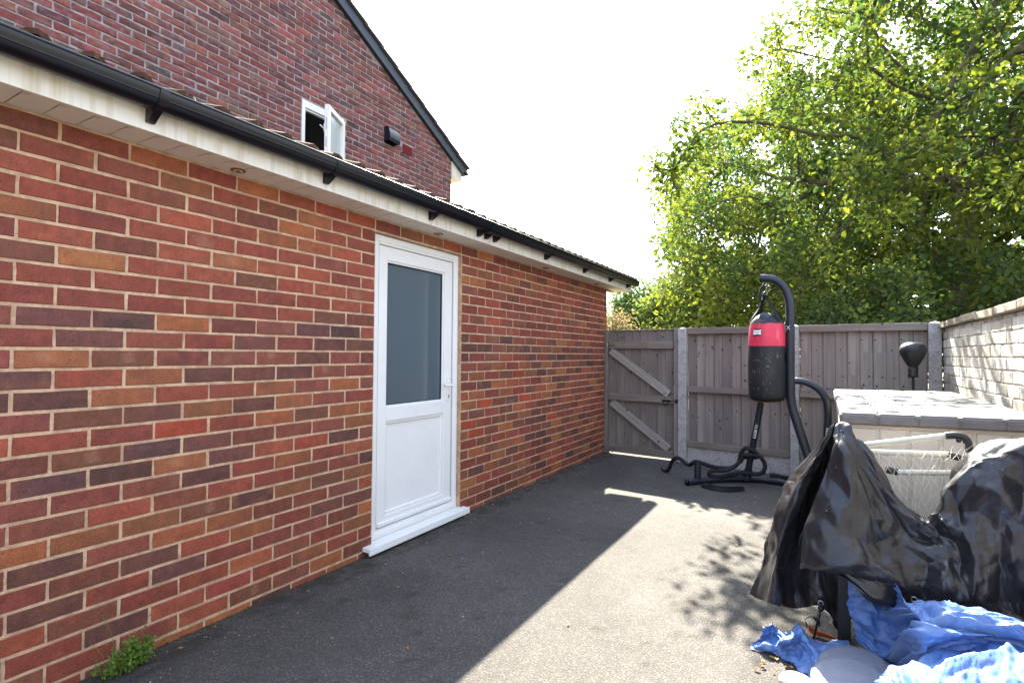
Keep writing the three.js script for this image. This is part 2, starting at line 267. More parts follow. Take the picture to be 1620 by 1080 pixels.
// ---------------------------------------------------------------- garage: local x runs along the wall away from the camera, y up, z out of the wall
const CW = 0.075, J0 = 1.158, U0 = 0.6907, BL = 0.225, DOOR0 = U0 + 7.5 * BL, DOOR1 = U0 + 11.53 * BL, CORNER = U0 + 25.53 * BL, SOFFIT = J0 + 12 * CW;
const garage = thing('garage', 'low red brick garage with white half-glazed door and tiled lean-to roof', 'garage', [0, 0, 0], undefined, Math.PI / 2);
{
  const head = J0 + 11 * CW - 0.006;
  const wall = mesh('wall', [box(-3, DOOR0, -0.05, SOFFIT + 0.12, -0.104, -0.0045), box(DOOR1, CORNER - 0.002, -0.05, SOFFIT + 0.12, -0.104, -0.0045), box(DOOR0, DOOR1, head, SOFFIT + 0.12, -0.104, -0.0045)], M.mortar, garage);
  const list = [], R = rng(5);
  for (let r = -16; r <= 11; r++) {
    const y = J0 + (r + 0.5) * CW, off = mod(r, 2) ? 0.5 : 0;
    const w = r >= 5 ? { 0: 10, 1: 10, 2: 10, 3: 9, 4: 5, 5: 3, 6: 7, 7: 2, 12: 4, 13: 2, 9: 0.5, 14: 1.5, 15: 4 } : r >= 3 ? { 0: 4, 1: 6, 2: 10, 3: 10, 6: 6, 12: 6, 7: 3 } : r >= -1 ? { 0: 3, 7: 6, 8: 7, 9: 6, 10: 4, 11: 1.5, 12: 6, 13: 4, 3: 4, 5: 3, 6: 5, 4: 3 } : { 0: 4, 1: 5, 2: 5, 3: 5, 4: 6, 5: 6, 6: 6, 7: 5, 8: 4, 9: 4, 10: 2.5, 11: 1.2, 12: 5, 13: 4, 14: 2, 15: 4 };
    for (let k = -17; k < 26; k++) {
      let a = k + off, b = a + 1; if (r >= -15 && r < 11) { if (a < 7.5 && b > 7.5) b = 7.5; if (a < 11.53 && b > 11.53) a = 11.53; if (a >= 7.5 && b <= 11.53) continue; }
      if (r === -16 && a > 7.3 && b < 11.8) { /* the plinth course runs on below the sill */ }
      if (b > 25.53) b = 25.53; if (b - a < 0.2) continue;
      const j = 0.012 / BL / 2; list.push([U0 + (a + b) / 2 * BL + (R() - 0.5) * 0.004, y + (R() - 0.5) * 0.0015, (b - a - 2 * j) * BL, CW - 0.0118, pick(R, w)]);
    }
  }
  layBricks(wall, list, M.garageBrick, 6, 0.0022, 0.010, 300, 'brick_courses');
  // mortar reveals of the doorway are the wall's own ends; inside stays dark
  const gs = new THREE.Shape([[-2.85, -0.05], [-0.106, -0.05], [-0.106, 2.2], [-2.85, 3.2]].map(([x, y]) => new THREE.Vector2(-x, y)));
  for (const x of [CORNER - 0.104, -3]) mesh('end_wall', boxUV(new THREE.ExtrudeGeometry(gs, { depth: 0.1, bevelEnabled: false }).rotateY(Math.PI / 2).translate(x, 0, 0)), M.interior, garage);
  mesh('inner_wall', box(0.6, 5.4, 0.02, 2.1, -2.75, -2.65), M.interior, garage);
  mesh('floor_slab', box(-2.9, CORNER - 0.11, -0.05, 0.02, -2.85, -0.106), M.interior, garage);

  // eaves
  const EN = 6.80, FO = 0.18, fb = SOFFIT - 0.004;
  mesh('fascia', boxUV(new RoundedBoxGeometry(EN + 3, 0.16, 0.018, 1, 0.002).translate((EN - 3) / 2, fb + 0.08, FO + 0.009), 1), M.fascia, garage);
  const sof = mesh('soffit', box(-3, EN - 0.01, SOFFIT + 0.012, SOFFIT + 0.02, -0.12, FO - 0.002), M.grime, garage), bg = rbox(-0.048, 0.048, 0, 0.010, 0, FO - 0.002, 0.003), Rs = rng(9);
  for (let x = 0.1, i = 0; x < EN - 0.04; x += 0.1, i++) { const b = mesh('soffit_board', bg, M.soffit, sof); b.position.set(x, SOFFIT + 0.001 + 0.0012 * Rs(), 0.0); }
  stuff('soffit_boards', Array.from({ length: 31 }, (_, i) => bg.clone().translate(-3 + i * 0.1, SOFFIT + 0.001, 0)), M.soffit, sof);
  for (const x of [1.437, 2.904, 4.56, 5.893]) {
    const v = mesh('soffit_vent', new THREE.TorusGeometry(0.026, 0.007, 8, 24).rotateX(Math.PI / 2).scale(1, 0.6, 1).translate(x, SOFFIT, 0.07), M.rust, garage);
    mesh('vent_grille', new THREE.CylinderGeometry(0.026, 0.026, 0.004, 20).translate(x, SOFFIT - 0.001, 0.07), M.soffit, v);
    mesh('vent_core', new THREE.CylinderGeometry(0.010, 0.010, 0.007, 12).translate(x, SOFFIT - 0.002, 0.07), M.rust, v);
  }
  mesh('box_end', box(EN - 0.012, EN, fb + 0.005, fb + 0.155, -0.1, FO - 0.001), M.fascia, garage);
  // half-round gutter with rolled lip
  const prof = (r0, lip) => { const s = new THREE.Shape(), c = [0.252, 2.182]; const pts = [];
    for (let i = 0; i <= 18; i++) { const a = Math.PI + Math.PI * i / 18; pts.push([c[0] + r0 * Math.cos(a), c[1] + r0 * 1.12 * Math.sin(a)]); }
    for (let i = 18; i >= 0; i--) { const a = Math.PI + Math.PI * i / 18; pts.push([c[0] + (r0 - lip) * Math.cos(a), c[1] + (r0 - lip) * 1.12 * Math.sin(a) + 0.002]); }
    s.setFromPoints(pts.map(([x, y]) => new THREE.Vector2(x, y))); return s; };
  const along = (s, x0, x1) => new THREE.ExtrudeGeometry(s, { depth: x1 - x0, bevelEnabled: false, curveSegments: 8 }).rotateY(Math.PI / 2).scale(1, 1, -1).translate(x0, 0, 0); // shape x -> z, extrusion -> x
  const fix = (g) => { const p = plain(g), a = p.attributes.position; for (let i = 0; i < a.count; i += 3) { for (const q of ['position', 'normal', 'uv']) { const t = p.attributes[q]; if (!t) continue; for (let k = 0; k < t.itemSize; k++) { const s = t.array[(i + 1) * t.itemSize + k]; t.array[(i + 1) * t.itemSize + k] = t.array[(i + 2) * t.itemSize + k]; t.array[(i + 2) * t.itemSize + k] = s; } } } p.computeVertexNormals(); return toCreasedNormals(p, 0.6); };
  const gut = mesh('gutter', [fix(along(prof(0.057, 0.004), -3, EN + 0.02)), new THREE.CylinderGeometry(0.0055, 0.0055, EN + 3.02, 10).rotateZ(Math.PI / 2).translate((EN - 3 + 0.02) / 2, 2.184, 0.307), new THREE.CylinderGeometry(0.004, 0.004, EN + 3.02, 8).rotateZ(Math.PI / 2).translate((EN - 3 + 0.02) / 2, 2.150, 0.2985)], M.blackPlastic, garage);
  const wedge = new THREE.Shape([[0.199, 2.155], [0.199, 2.083], [0.215, 2.083], [0.268, 2.117], [0.285, 2.135]].map(([x, y]) => new THREE.Vector2(x, y)));
  for (const [x, wide] of [[0.19, 1], [1.004, 1], [1.82, 1], [2.654, 1], [3.20, 0], [3.30, 0], [3.42, 1], [4.287, 1], [5.181, 1], [5.955, 1], [6.6, 1]])
    mesh('gutter_bracket', [fix(along(prof(0.0605, 0.003), x - (wide ? 0.016 : 0.012), x + (wide ? 0.016 : 0.012))), fix(along(wedge, x - 0.014, x + 0.014))], M.blackPlastic, gut);
  mesh('gutter_union', fix(along(prof(0.0615, 0.004), 3.23, 3.42)), M.blackPlastic, gut);

  // roof: deck and rows of double-roll tiles
  const SL = 0.37, ang = Math.atan(SL), roof = mesh('roof', (() => { const L = 3.3, g = new THREE.BoxGeometry(EN + 3, 0.03, L).translate((EN - 3) / 2, -0.03, -L / 2).rotateX(ang); g.translate(0, 2.185, 0.19); return boxUV(g); })(), M.moss, garage);
  const tile = (() => {
    const n = 12, P = [], U = [], W = 0.298, hgt = (x) => { const t = mod(x, 0.149) - 0.0745; return 0.040 * Math.pow(Math.max(0, Math.cos(clamp(t / 0.055, -1, 1) * Math.PI / 2)), 0.8); };
    const quad = (a, b, c, d) => { for (const p of [a, b, c, a, c, d]) { P.push(...p); U.push(p[0] * 2, p[2] * 2 + p[1] * 2); } };
    for (let i = 0; i < n; i++) { const a = -W / 2 + W * i / n, b = -W / 2 + W * (i + 1) / n, ya = hgt(a + W / 2), yb = hgt(b + W / 2);
      quad([a, ya + 0.016, 0], [b, yb + 0.016, 0], [b, yb, -0.38], [a, ya, -0.38]); quad([a, ya - 0.002, 0.0], [b, yb - 0.002, 0.0], [b, yb + 0.016, 0], [a, ya + 0.016, 0]); }
    const g = new THREE.BufferGeometry(); g.setAttribute('position', new THREE.Float32BufferAttribute(P, 3)); g.setAttribute('uv', new THREE.Float32BufferAttribute(U, 2)); g.computeVertexNormals(); return g.rotateX(ang);
  })();
  const Rt = rng(14), rest = [], cs = Math.cos(ang), sn = Math.sin(ang);
  for (let r = 0; r < 10; r++) for (let k = 0; k < 33; k++) {
    const x = EN - 0.12 - 0.149 - k * 0.298 + 0.002, z = 0.258 - r * 0.32 * cs, y = 2.178 + r * 0.32 * sn;
    if (x > 0.3 && r < 10) { const t = mesh('roof_tile', tile, M.roofTile, roof); t.position.set(x, y + 0.004 * (Rt() - 0.5), z + 0.008 * (Rt() - 0.5)); t.rotation.x = 0.01 * (Rt() - 0.5); } else rest.push(tile.clone().translate(x, y, z));
  }
  stuff('roof_tiles', rest, M.roofTile, roof);
  mesh('verge', [box(EN - 0.13, EN + 0.03, 0, 0.05, -3.3, 0)].map((g) => g.rotateX(ang).translate(0, 2.176, 0.262)), M.roofTile, roof);
  const mossG = []; // crumbling mortar and moss packed under the tile ends
  for (let i = 0; i < 420; i++) {
    const x = -0.5 + Rt() * (EN + 0.5), t = mod(x - EN + 0.12, 0.149) - 0.0745, onRoll = Math.abs(t) < 0.05; if (!onRoll && Rt() < 0.75) continue;
    const g = new THREE.IcosahedronGeometry(0.006 + 0.009 * Rt(), 1), p = g.attributes.position; const s = Rt() * 50;
    for (let k = 0; k < p.count; k++) { const m = 0.7 + 0.6 * n3(p.getX(k) * 160 + s, p.getY(k) * 160, p.getZ(k) * 160, 3); p.setXYZ(k, p.getX(k) * m * 1.3, p.getY(k) * m * 0.8, p.getZ(k) * m); }
    g.translate(x, 2.190 + (onRoll ? 0.036 * Math.cos(t / 0.055 * Math.PI / 2) * (0.35 + 0.72 * Rt()) : 0), 0.256 + 0.014 * (Rt() - 0.5)); mossG.push(g);
  }
  stuff('moss', mossG, M.moss, roof);

  // white half-glazed door, set back in its opening
  const door = new THREE.Group(); door.name = 'door'; garage.add(door);
  const zf = -0.032, fr = (x0, x1, y0, y1, w, z0, z1, r) => [rbox(x0, x0 + w, y0, y1, z0, z1, r), rbox(x1 - w, x1, y0, y1, z0, z1, r), rbox(x0 + w, x1 - w, y1 - w, y1, z0, z1, r), rbox(x0 + w, x1 - w, y0, y0 + w, z0, z1, r)];
  const dx0 = DOOR0 + 0.004, dx1 = DOOR1 - 0.003, dy0 = 0.062, dy1 = head - 0.003;
  mesh('door_frame', [...fr(dx0, dx1, dy0, dy1, 0.058, zf - 0.07, zf, 0.004), ...fr(dx0 + 0.016, dx1 - 0.016, dy0 + 0.016, dy1 - 0.016, 0.026, zf - 0.02, zf + 0.006, 0.004)], M.upvc, door);
  const sx0 = 2.449, sx1 = 3.213, sy0 = 0.124, sy1 = dy1 - 0.062, gx0 = 2.522, gx1 = 3.122, gy0 = 0.876, gy1 = 1.824, qy0 = 0.188, qy1 = 0.786, zs = zf - 0.006;
  mesh('door_sash', [rbox(sx0, gx0, sy0, sy1, zs - 0.06, zs, 0.004), rbox(gx1, sx1, sy0, sy1, zs - 0.06, zs, 0.004), rbox(gx0, gx1, gy1, sy1, zs - 0.06, zs, 0.003), rbox(gx0, gx1, qy1, gy0, zs - 0.06, zs, 0.003), rbox(gx0, gx1, sy0, qy0, zs - 0.06, zs, 0.003)], M.upvc, door);
  mesh('glazing_bead', [...fr(gx0 - 0.001, gx1 + 0.001, gy0 - 0.001, gy1 + 0.001, 0.013, zs - 0.024, zs - 0.009, 0.003)], M.upvc, door);
  mesh('seal', fr(gx0 + 0.012, gx1 - 0.012, gy0 + 0.012, gy1 - 0.012, 0.004, zs - 0.027, zs - 0.016, 0.001), M.gasket, door);
  mesh('gap_seal', [...fr(sx0 - 0.006, sx1 + 0.006, sy0 - 0.006, sy1 + 0.006, 0.006, zs - 0.04, zs - 0.006, 0.001)], M.gasket, door);
  mesh('glass_pane', boxUV(new THREE.PlaneGeometry(gx1 - gx0, gy1 - gy0).translate((gx0 + gx1) / 2, (gy0 + gy1) / 2, zs - 0.03), 4), M.obscure, door);
  mesh('bottom_panel', [rbox(gx0, gx1, qy0, qy1, zs - 0.05, zs - 0.022, 0.003), ...fr(gx0 - 0.001, gx1 + 0.001, qy0 - 0.001, qy1 + 0.001, 0.022, zs - 0.03, zs - 0.010, 0.006)], M.upvc, door);
  mesh('weather_bar', [rbox(sx0 + 0.004, sx1 - 0.004, sy0 + 0.004, sy0 + 0.03, zs - 0.002, zs + 0.014, 0.005)], M.upvc, door);
  mesh('sill', [rbox(DOOR0 - 0.075, DOOR1 + 0.045, 0.034, 0.060, zf - 0.03, 0.062, 0.004), rbox(DOOR0 - 0.075, DOOR1 + 0.045, 0.018, 0.040, 0.048, 0.063, 0.004)], M.upvc, door);
  const hx = 3.168;
  const han = mesh('handle', [rbox(hx - 0.014, hx + 0.014, 0.87, 1.05, zs - 0.001, zs + 0.009, 0.004), tube([[hx, 0.99, zs + 0.006], [hx, 0.99, zs + 0.045], [hx - 0.02, 0.99, zs + 0.052], [hx - 0.10, 0.992, zs + 0.05]], 0.0085, 24, 10)], M.upvc, door);
  mesh('keyhole', [rbox(hx - 0.005, hx + 0.005, 0.895, 0.92, zs + 0.008, zs + 0.015, 0.002)], M.metal, han);
  mesh('sill_mortar', box(DOOR0, DOOR1, -0.02, 0.036, -0.1, -0.006), M.mortar, garage);
}
console.log('garage', Math.round(performance.now()));

// ---------------------------------------------------------------- house gable behind
const GX = -2.95;
const house = thing('brick_house', 'weathered purple-red brick house gable with small open window above garage roof', 'house', [GX, 0, 0], undefined, Math.PI / 2);
{
  const LR = 7.02, LL = -2.0, RIDGE = 2.51, EAVE = 4.456, SLP = 0.511, rake = (l) => EAVE + SLP * (l > RIDGE ? LR - l : l - LL);
  const W0 = 4.09, W1 = 4.726, WY0 = 3.52, WY1 = 4.243;
  const sh = new THREE.Shape([[LL, -0.05], [LR - 0.008, -0.05], [LR - 0.008, EAVE], [RIDGE, rake(RIDGE)], [LL, EAVE]].map(([x, y]) => new THREE.Vector2(x, y)));
  sh.holes.push(new THREE.Path([[W0, WY0], [W0, WY1], [W1, WY1], [W1, WY0]].map(([x, y]) => new THREE.Vector2(x, y))));
  const wall = mesh('wall', boxUV(new THREE.ExtrudeGeometry(sh, { depth: 0.2, bevelEnabled: false }).translate(0, 0, -0.207)), M.houseMortar, house);
  mesh('side_wall', [box(LR - 0.2, LR - 0.01, -0.05, EAVE, -8, -0.21), box(LL, LL + 0.2, -0.05, EAVE, -8, -0.21), box(LL + 0.2, LR - 0.2, -0.05, EAVE, -8, -7.8)], M.houseMortar, house);
  mesh('room', [box(3.2, 5.6, 5.2, 5.25, -3, -0.21), box(3.2, 5.6, 2.9, 2.95, -3, -0.21), box(3.2, 5.6, 2.9, 5.2, -3, -2.95), box(3.2, 3.25, 2.9, 5.2, -3, -0.21), box(5.55, 5.6, 2.9, 5.2, -3, -0.21)], std({ color: 0xc9ccd2, roughness: 0.9 }), house);
  const list = [], R = rng(17);
  const w = { 0: 8, 1: 5, 2: 7, 3: 7, 4: 8, 5: 7, 6: 6, 7: 5, 8: 4, 9: 1.6, 10: 2.2, 11: 1.6, 12: 7, 13: 6, 14: 5, 15: 1 };
  for (let r = 0; r < 95; r++) {
    const y0 = 3.0 - 0.011 + (r - 40) * CW, y = y0 + CW / 2, off = mod(r, 2) ? 0.5 : 0; if (y0 < 2.6) continue;
    for (let k = 0; k < 42; k++) {
      let a = LR - (k + off + 1) * BL, b = a + BL; if (off && k === 0 && y0 + CW < EAVE + 0.02) { list.push([LR - 0.055, y, 0.1, CW - 0.012, pick(R, w)]); }
      if (a < LL) continue; if (y0 + CW * 0.9 > rake(a) + 0.04 && y0 + CW * 0.9 > rake(b) + 0.04) continue;
      if (y0 + CW > WY0 && y0 < WY1 - 0.004) { if (a < W0 && b > W0) b = W0; else if (a < W1 && b > W1) a = W1; else if (a >= W0 && b <= W1) continue; }
      if (b > 5.83 + 0.02 && a < 6.05 - 0.02 && y > 4.17 && y < 4.32) { if (a < 5.83) b = 5.83; else if (b > 6.05) a = 6.05; else continue; }
      const lim = Math.min(rake(a), rake(b)); let top = y0 + CW; let h = CW - 0.012, yy = y;
      if (top > lim + 0.05) continue; if (b - a < 0.05) continue;
      list.push([(a + b) / 2 + (R() - 0.5) * 0.006, yy + (R() - 0.5) * 0.003, b - a - 0.014, h - 0.002, pick(R, w)]);
    }
  }
  layBricks(wall, list, M.houseBrick, 18, 0.008, 0.018, 300, 'brick_courses');
  // roof verge: bargeboard, tile edges, white boxed eaves, gutter end
  const a = Math.atan(SLP), Lr = (LR + 0.33 - RIDGE) / Math.cos(a);
  const strip = (y0, y1, z0, z1, x0 = 0, x1 = Lr) => box(x0, x1, y0, y1, z0, z1).rotateZ(-a).translate(RIDGE, rake(RIDGE), 0), strip2 = (y0, y1, z0, z1) => box(-Lr, 0, y0, y1, z0, z1).rotateZ(a).translate(RIDGE, rake(RIDGE), 0);
  mesh('bargeboard', [strip(-0.03, 0.115, -0.005, 0.055), strip2(-0.03, 0.115, -0.005, 0.055)], M.bargeboard, house);
  const roof = mesh('roof', [strip(0.03, 0.117, -8, -0.008), strip2(0.03, 0.117, -8, -0.008)], M.slate, house), tg = rbox(-0.19, 0.19, 0, 0.026, -0.30, 0.085, 0.004).rotateZ(0.05), wide = rbox(-0.19, 0.19, 0, 0.026, -8, -0.302, 0.004).rotateZ(0.05);
  for (let i = 0; i < 15; i++) { const d = Lr - 0.17 - i * 0.335, t = mesh('roof_tile', tg, M.slate, roof); t.position.set(RIDGE + d * Math.cos(a) + 0.125 * Math.sin(a), rake(RIDGE) - d * Math.sin(a) + 0.125 * Math.cos(a), 0); t.rotation.z = -a; }
  stuff('roof_courses', Array.from({ length: 15 }, (_, i) => { const d = Lr - 0.17 - i * 0.335; return wide.clone().rotateZ(-a).translate(RIDGE + d * Math.cos(a) + 0.125 * Math.sin(a), rake(RIDGE) - d * Math.sin(a) + 0.125 * Math.cos(a), 0); }), M.slate, roof);
  const es = new THREE.Shape([[LR + 0.002, EAVE - 0.03], [LR + 0.27, EAVE - 0.165], [LR + 0.27, EAVE - 0.30], [LR + 0.002, EAVE - 0.30]].map(([x, y]) => new THREE.Vector2(x, y)));
  mesh('boxed_eaves', boxUV(new THREE.ExtrudeGeometry(es, { depth: 7.5, bevelEnabled: false }).translate(0, 0, -7.49)), M.fascia, house);
  mesh('gutter', [new THREE.CylinderGeometry(0.055, 0.055, 7.5, 16, 1, false, Math.PI / 2, Math.PI).rotateX(Math.PI / 2).translate(LR + 0.335, EAVE - 0.165, -3.68)], M.blackPlastic, house);
  // window with its casement pushed open
  const win = new THREE.Group(); win.name = 'window'; house.add(win);
  const bar = (x0, x1, y0, y1, z0, z1) => rbox(x0, x1, y0, y1, z0, z1, 0.005);
  mesh('window_frame', [bar(W0, W0 + 0.045, WY0, WY1, -0.06, 0.004), bar(W1 - 0.045, W1, WY0, WY1, -0.06, 0.004), bar(W0 + 0.045, W1 - 0.045, WY1 - 0.085, WY1, -0.06, 0.004), bar(W0 + 0.045, W1 - 0.045, WY0, WY0 + 0.05, -0.06, 0.004), bar(W0 + 0.05, W1 - 0.05, WY1 - 0.11, WY1 - 0.09, -0.05, -0.01)], M.upvc, win);
  const cas = new THREE.Group(); cas.name = 'casement'; cas.position.set(W1 - 0.05, 0, 0.006); cas.rotation.y = 0.46; win.add(cas);
  const cw = 0.50, cy0 = WY0 + 0.05, cy1 = WY1 - 0.06;
  mesh('casement_frame', [bar(-cw, -cw + 0.06, cy0, cy1, 0, 0.055), bar(-0.06, 0, cy0, cy1, 0, 0.055), bar(-cw + 0.06, -0.06, cy1 - 0.06, cy1, 0, 0.055), bar(-cw + 0.06, -0.06, cy0, cy0 + 0.06, 0, 0.055)], M.upvc, cas);
  mesh('pane', boxUV(new THREE.PlaneGeometry(cw - 0.12, cy1 - cy0 - 0.12).translate(-cw / 2, (cy0 + cy1) / 2, 0.02), 4), M.clearGlass, cas);
  mesh('handle', [bar(-cw + 0.02, -cw + 0.04, 3.86, 3.96, -0.02, 0.0), bar(-cw - 0.06, -cw + 0.04, 3.90, 3.915, -0.035, -0.02)], M.upvc, cas);
  mesh('latch_plate', [bar(-cw - 0.003, -cw + 0.001, cy0 + 0.1, cy0 + 0.22, 0.018, 0.032), bar(-cw - 0.003, -cw + 0.001, cy1 - 0.3, cy1 - 0.16, 0.018, 0.032)], M.metal, cas);
  // extractor cowl and air brick
  const cs = new THREE.Shape(); cs.moveTo(0, 0.11); cs.lineTo(0.03, 0.112); cs.quadraticCurveTo(0.10, 0.09, 0.105, -0.06); cs.lineTo(0.10, -0.10); cs.lineTo(0.09, -0.10); cs.lineTo(0.088, -0.06); cs.quadraticCurveTo(0.085, 0.07, 0.03, 0.095); cs.lineTo(0, 0.095);
  const cowl = new THREE.ExtrudeGeometry(cs, { depth: 0.2, bevelEnabled: true, bevelSize: 0.003, bevelThickness: 0.003, bevelSegments: 2, curveSegments: 10 }).translate(0, 0, -0.1).rotateY(-Math.PI / 2);
  mesh('extractor_cowl', [cowl.translate(5.56, 4.315, 0.002), box(5.455, 5.463, 4.22, 4.41, 0.002, 0.085), box(5.657, 5.665, 4.22, 4.41, 0.002, 0.085), box(5.45, 5.67, 4.2, 4.42, 0, 0.004)], phys({ color: 0x131a26, roughness: 0.3 }), house);
  const ab = mesh('air_brick', box(5.836, 6.046, 4.182, 4.312, -0.03, -0.006), std({ color: 0x3c1416, roughness: 0.8 }), house), slat = rbox(-0.105, 0.105, 0, 0.013, -0.02, 0.004, 0.002), red = std({ color: 0x8e2f35, roughness: 0.7 });
  for (let i = 0; i < 6; i++) { const s = mesh('slat', slat, red, ab); s.position.set(5.941, 4.184 + i * 0.0232, 0); s.rotation.x = 0.3; }
}
console.log('house', Math.round(performance.now()));

// ---------------------------------------------------------------- fence line: local x along the fence, z towards the yard
const FZ = -6.355, FT = -Math.atan(0.1), FC = Math.cos(FT), fx = (x) => x / Math.cos(FT), fpos = (x) => [x, 0, FZ + 0.1 * x];
const woodBox = (x0, x1, y0, y1, z0, z1, seed, horizontal, r = 0.003) => { // grain along the board, its own strip of the texture
  const g = plain(new RoundedBoxGeometry(x1 - x0, y1 - y0, z1 - z0, 1, r).translate((x0 + x1) / 2, (y0 + y1) / 2, (z0 + z1) / 2)), p = g.attributes.position, R = rng(seed), s = Math.floor(R() * 8), o = R(), uv = new Float32Array(p.count * 2);
  const A = horizontal ? 'X' : 'Y', B = horizontal ? 'Y' : 'X', b0 = horizontal ? y0 : x0, bw = horizontal ? y1 - y0 : x1 - x0;
  for (let i = 0; i < p.count; i++) { uv[2 * i] = (s + clamp((p['get' + B](i) - b0) / Math.max(bw, 0.1) * 0.9 + 0.05, 0.02, 0.98)) / 8; uv[2 * i + 1] = p['get' + A](i) * 0.62 + o; }
  g.setAttribute('uv', new THREE.BufferAttribute(uv, 2)); return g;
};
const featherVariants = (w, h, n, seed) => Array.from({ length: n }, (_, k) => { // feather-edge boards: thick at one side, thin at the other
  const g = woodBox(-w / 2, w / 2, 0, h, -0.02, 0, seed + k * 7, false, 0.0075), p = g.attributes.position, R = rng(seed + k), lean = (R() - 0.5) * 0.004;
  for (let i = 0; i < p.count; i++) { const t = (p.getX(i) + w / 2) / w; if (p.getZ(i) > -0.010) p.setZ(i, p.getZ(i) - 0.014 * t + lean * p.getY(i)); }
  g.computeVertexNormals(); return g;
});
function boards(parent, x0, x1, y0, y1, z, pitch, seed, mat = M.fenceWood) {
  const n = Math.round((x1 - x0) / pitch), w = (x1 - x0) / n, R = rng(seed), vs = featherVariants(w - 0.0006, y1 - y0, 8, seed);
  for (let i = 0; i < n; i++) { const b = mesh('board', vs[Math.floor(R() * 8)], mat, parent); b.position.set(x0 + (i + 0.5) * w + (R() - 0.5) * 0.003, y0 + (R() - 0.5) * 0.006, z + (R() - 0.5) * 0.002 - (i % 2) * 0.0015); b.rotation.z = (R() - 0.5) * 0.003; }
}
{ // gate
  const g = thing('timber_gate', 'weathered grey timber ledged and braced gate with black latch', 'gate', fpos(0.05), undefined, FT), W = 0.835;
  boards(g, 0.0, W - 0.001, 0.025, 1.520, -0.022, 0.104, 301);
  for (const [y0, y1, s] of [[1.300, 1.388, 1], [0.662, 0.745, 2], [0.022, 0.108, 3]]) mesh('ledge', woodBox(0.008, W - 0.006, y0, y1, -0.021, 0.016, 310 + s, true, 0.004), M.railWood, g);
  const brace = (xa, ya, xb, yb, s) => { const L = Math.hypot(xb - xa, yb - ya), q = woodBox(0, L, -0.044, 0.044, -0.021, 0.013, 320 + s, true, 0.003); q.rotateZ(Math.atan2(yb - ya, xb - xa)).translate(xa, ya, 0); mesh('brace', q, M.braceWood, g); };
  brace(0.035, 1.275, 0.775, 0.765, 1); brace(0.045, 0.635, 0.775, 0.127, 2);
  mesh('top_edge', woodBox(0.010, W - 0.004, 1.518, 1.532, -0.04, -0.016, 331, true, 0.003), M.railWood, g);
  const l = mesh('latch', [rbox(0.70, 0.80, 0.678, 0.704, 0.0165, 0.0215, 0.002), rbox(0.715, 0.90, 0.688, 0.697, 0.023, 0.031, 0.003), rbox(0.86, 0.895, 0.672, 0.715, 0.010, 0.034, 0.004)], M.blackIron, g);
  mesh('ring_handle', new THREE.TorusGeometry(0.032, 0.0045, 8, 22).translate(0.745, 0.668, 0.03), M.blackIron, l);
  mesh('hinge', [rbox(-0.02, 0.10, 1.335, 1.355, 0.016, 0.021, 0.002), new THREE.CylinderGeometry(0.008, 0.008, 0.05, 10).translate(-0.004, 1.345, 0.022)], M.metal, g);
  mesh('hinge', [rbox(-0.02, 0.10, 0.055, 0.075, 0.016, 0.021, 0.002), new THREE.CylinderGeometry(0.008, 0.008, 0.05, 10).translate(-0.004, 0.065, 0.022)], M.metal, g);
  tag(mesh('gate_post', woodBox(-0.022, 0.022, 0, 1.535, -0.05, 0.02, 341, false, 0.003), M.fenceWood), 'narrow grey timber post on garage corner that hinges the gate', 'gate post').position.set(0.026, 0, FZ); scene.children.at(-1).rotation.y = FT;
  tag(mesh('gate_post', woodBox(-0.026, 0.026, 0, 1.54, -0.05, 0.02, 342, false, 0.003), M.fenceWood), 'narrow grey timber gate post beside the latch', 'gate post').position.set(...fpos(0.912)); scene.children.at(-1).rotation.y = FT;
}
function concretePost(x, w, label) {
  const g = plain(new RoundedBoxGeometry(w, 1.53, 0.10, 2, 0.008).translate(0, 0.765, 0)); const cap = plain(new THREE.ConeGeometry(w * 0.69, 0.022, 4, 1).rotateY(Math.PI / 4).translate(0, 1.539, 0));
  const m = mesh('concrete_post', [boxUV(g, 2), boxUV(cap, 2)], M.concrete); m.position.set(...fpos(x)); m.rotation.y = FT; tag(m, label, 'fence post', 'concrete posts of the fence'); return m;
}
concretePost(0.988, 0.094, 'pale concrete fence post next to the timber gate');
concretePost(2.128, 0.08, 'pale concrete fence post behind the punch bag stand');
concretePost(3.246, 0.094, 'pale concrete fence post in the corner by the white wall');
function bay(x0, x1, seed, label) {
  const g = thing('fence_panel', label, 'fence', fpos(x0), 'closeboard fence bays', FT), W = (x1 - x0) / FC;
  boards(g, 0.002, W - 0.002, 0.225, 1.500, -0.024, 0.1, seed);
  mesh('cap_rail', woodBox(0.001, W - 0.001, 1.466, 1.537, -0.046, 0.022, seed + 1, true, 0.004), M.railWood, g);
  mesh('rail', woodBox(0.001, W - 0.001, 0.806, 0.870, -0.023, 0.024, seed + 2, true, 0.004), M.railWood, g);
  mesh('rail', woodBox(0.001, W - 0.001, 0.184, 0.246, -0.023, 0.026, seed + 3, true, 0.004), M.railWood, g);
  mesh('gravel_board', boxUV(plain(new RoundedBoxGeometry(W - 0.002, 0.19, 0.04, 1, 0.005).translate(W / 2, 0.087, -0.012)), 2), M.concrete, g);
  const R = rng(seed + 9), nails = []; for (let i = 0; i < 10; i++) for (const y of [1.43, 0.9]) nails.push(new THREE.CylinderGeometry(0.003, 0.003, 0.003, 8).rotateX(Math.PI / 2).translate(0.06 + i * 0.1 + 0.02 * R(), y + 0.01 * R(), -0.022));
  stuff('nail_heads', nails, M.blackIron, g);
}
bay(1.036, 2.087, 401, 'grey close-boarded fence bay between gate post and punch bag stand');
bay(2.169, 3.198, 431, 'grey close-boarded fence bay behind the storage shed');

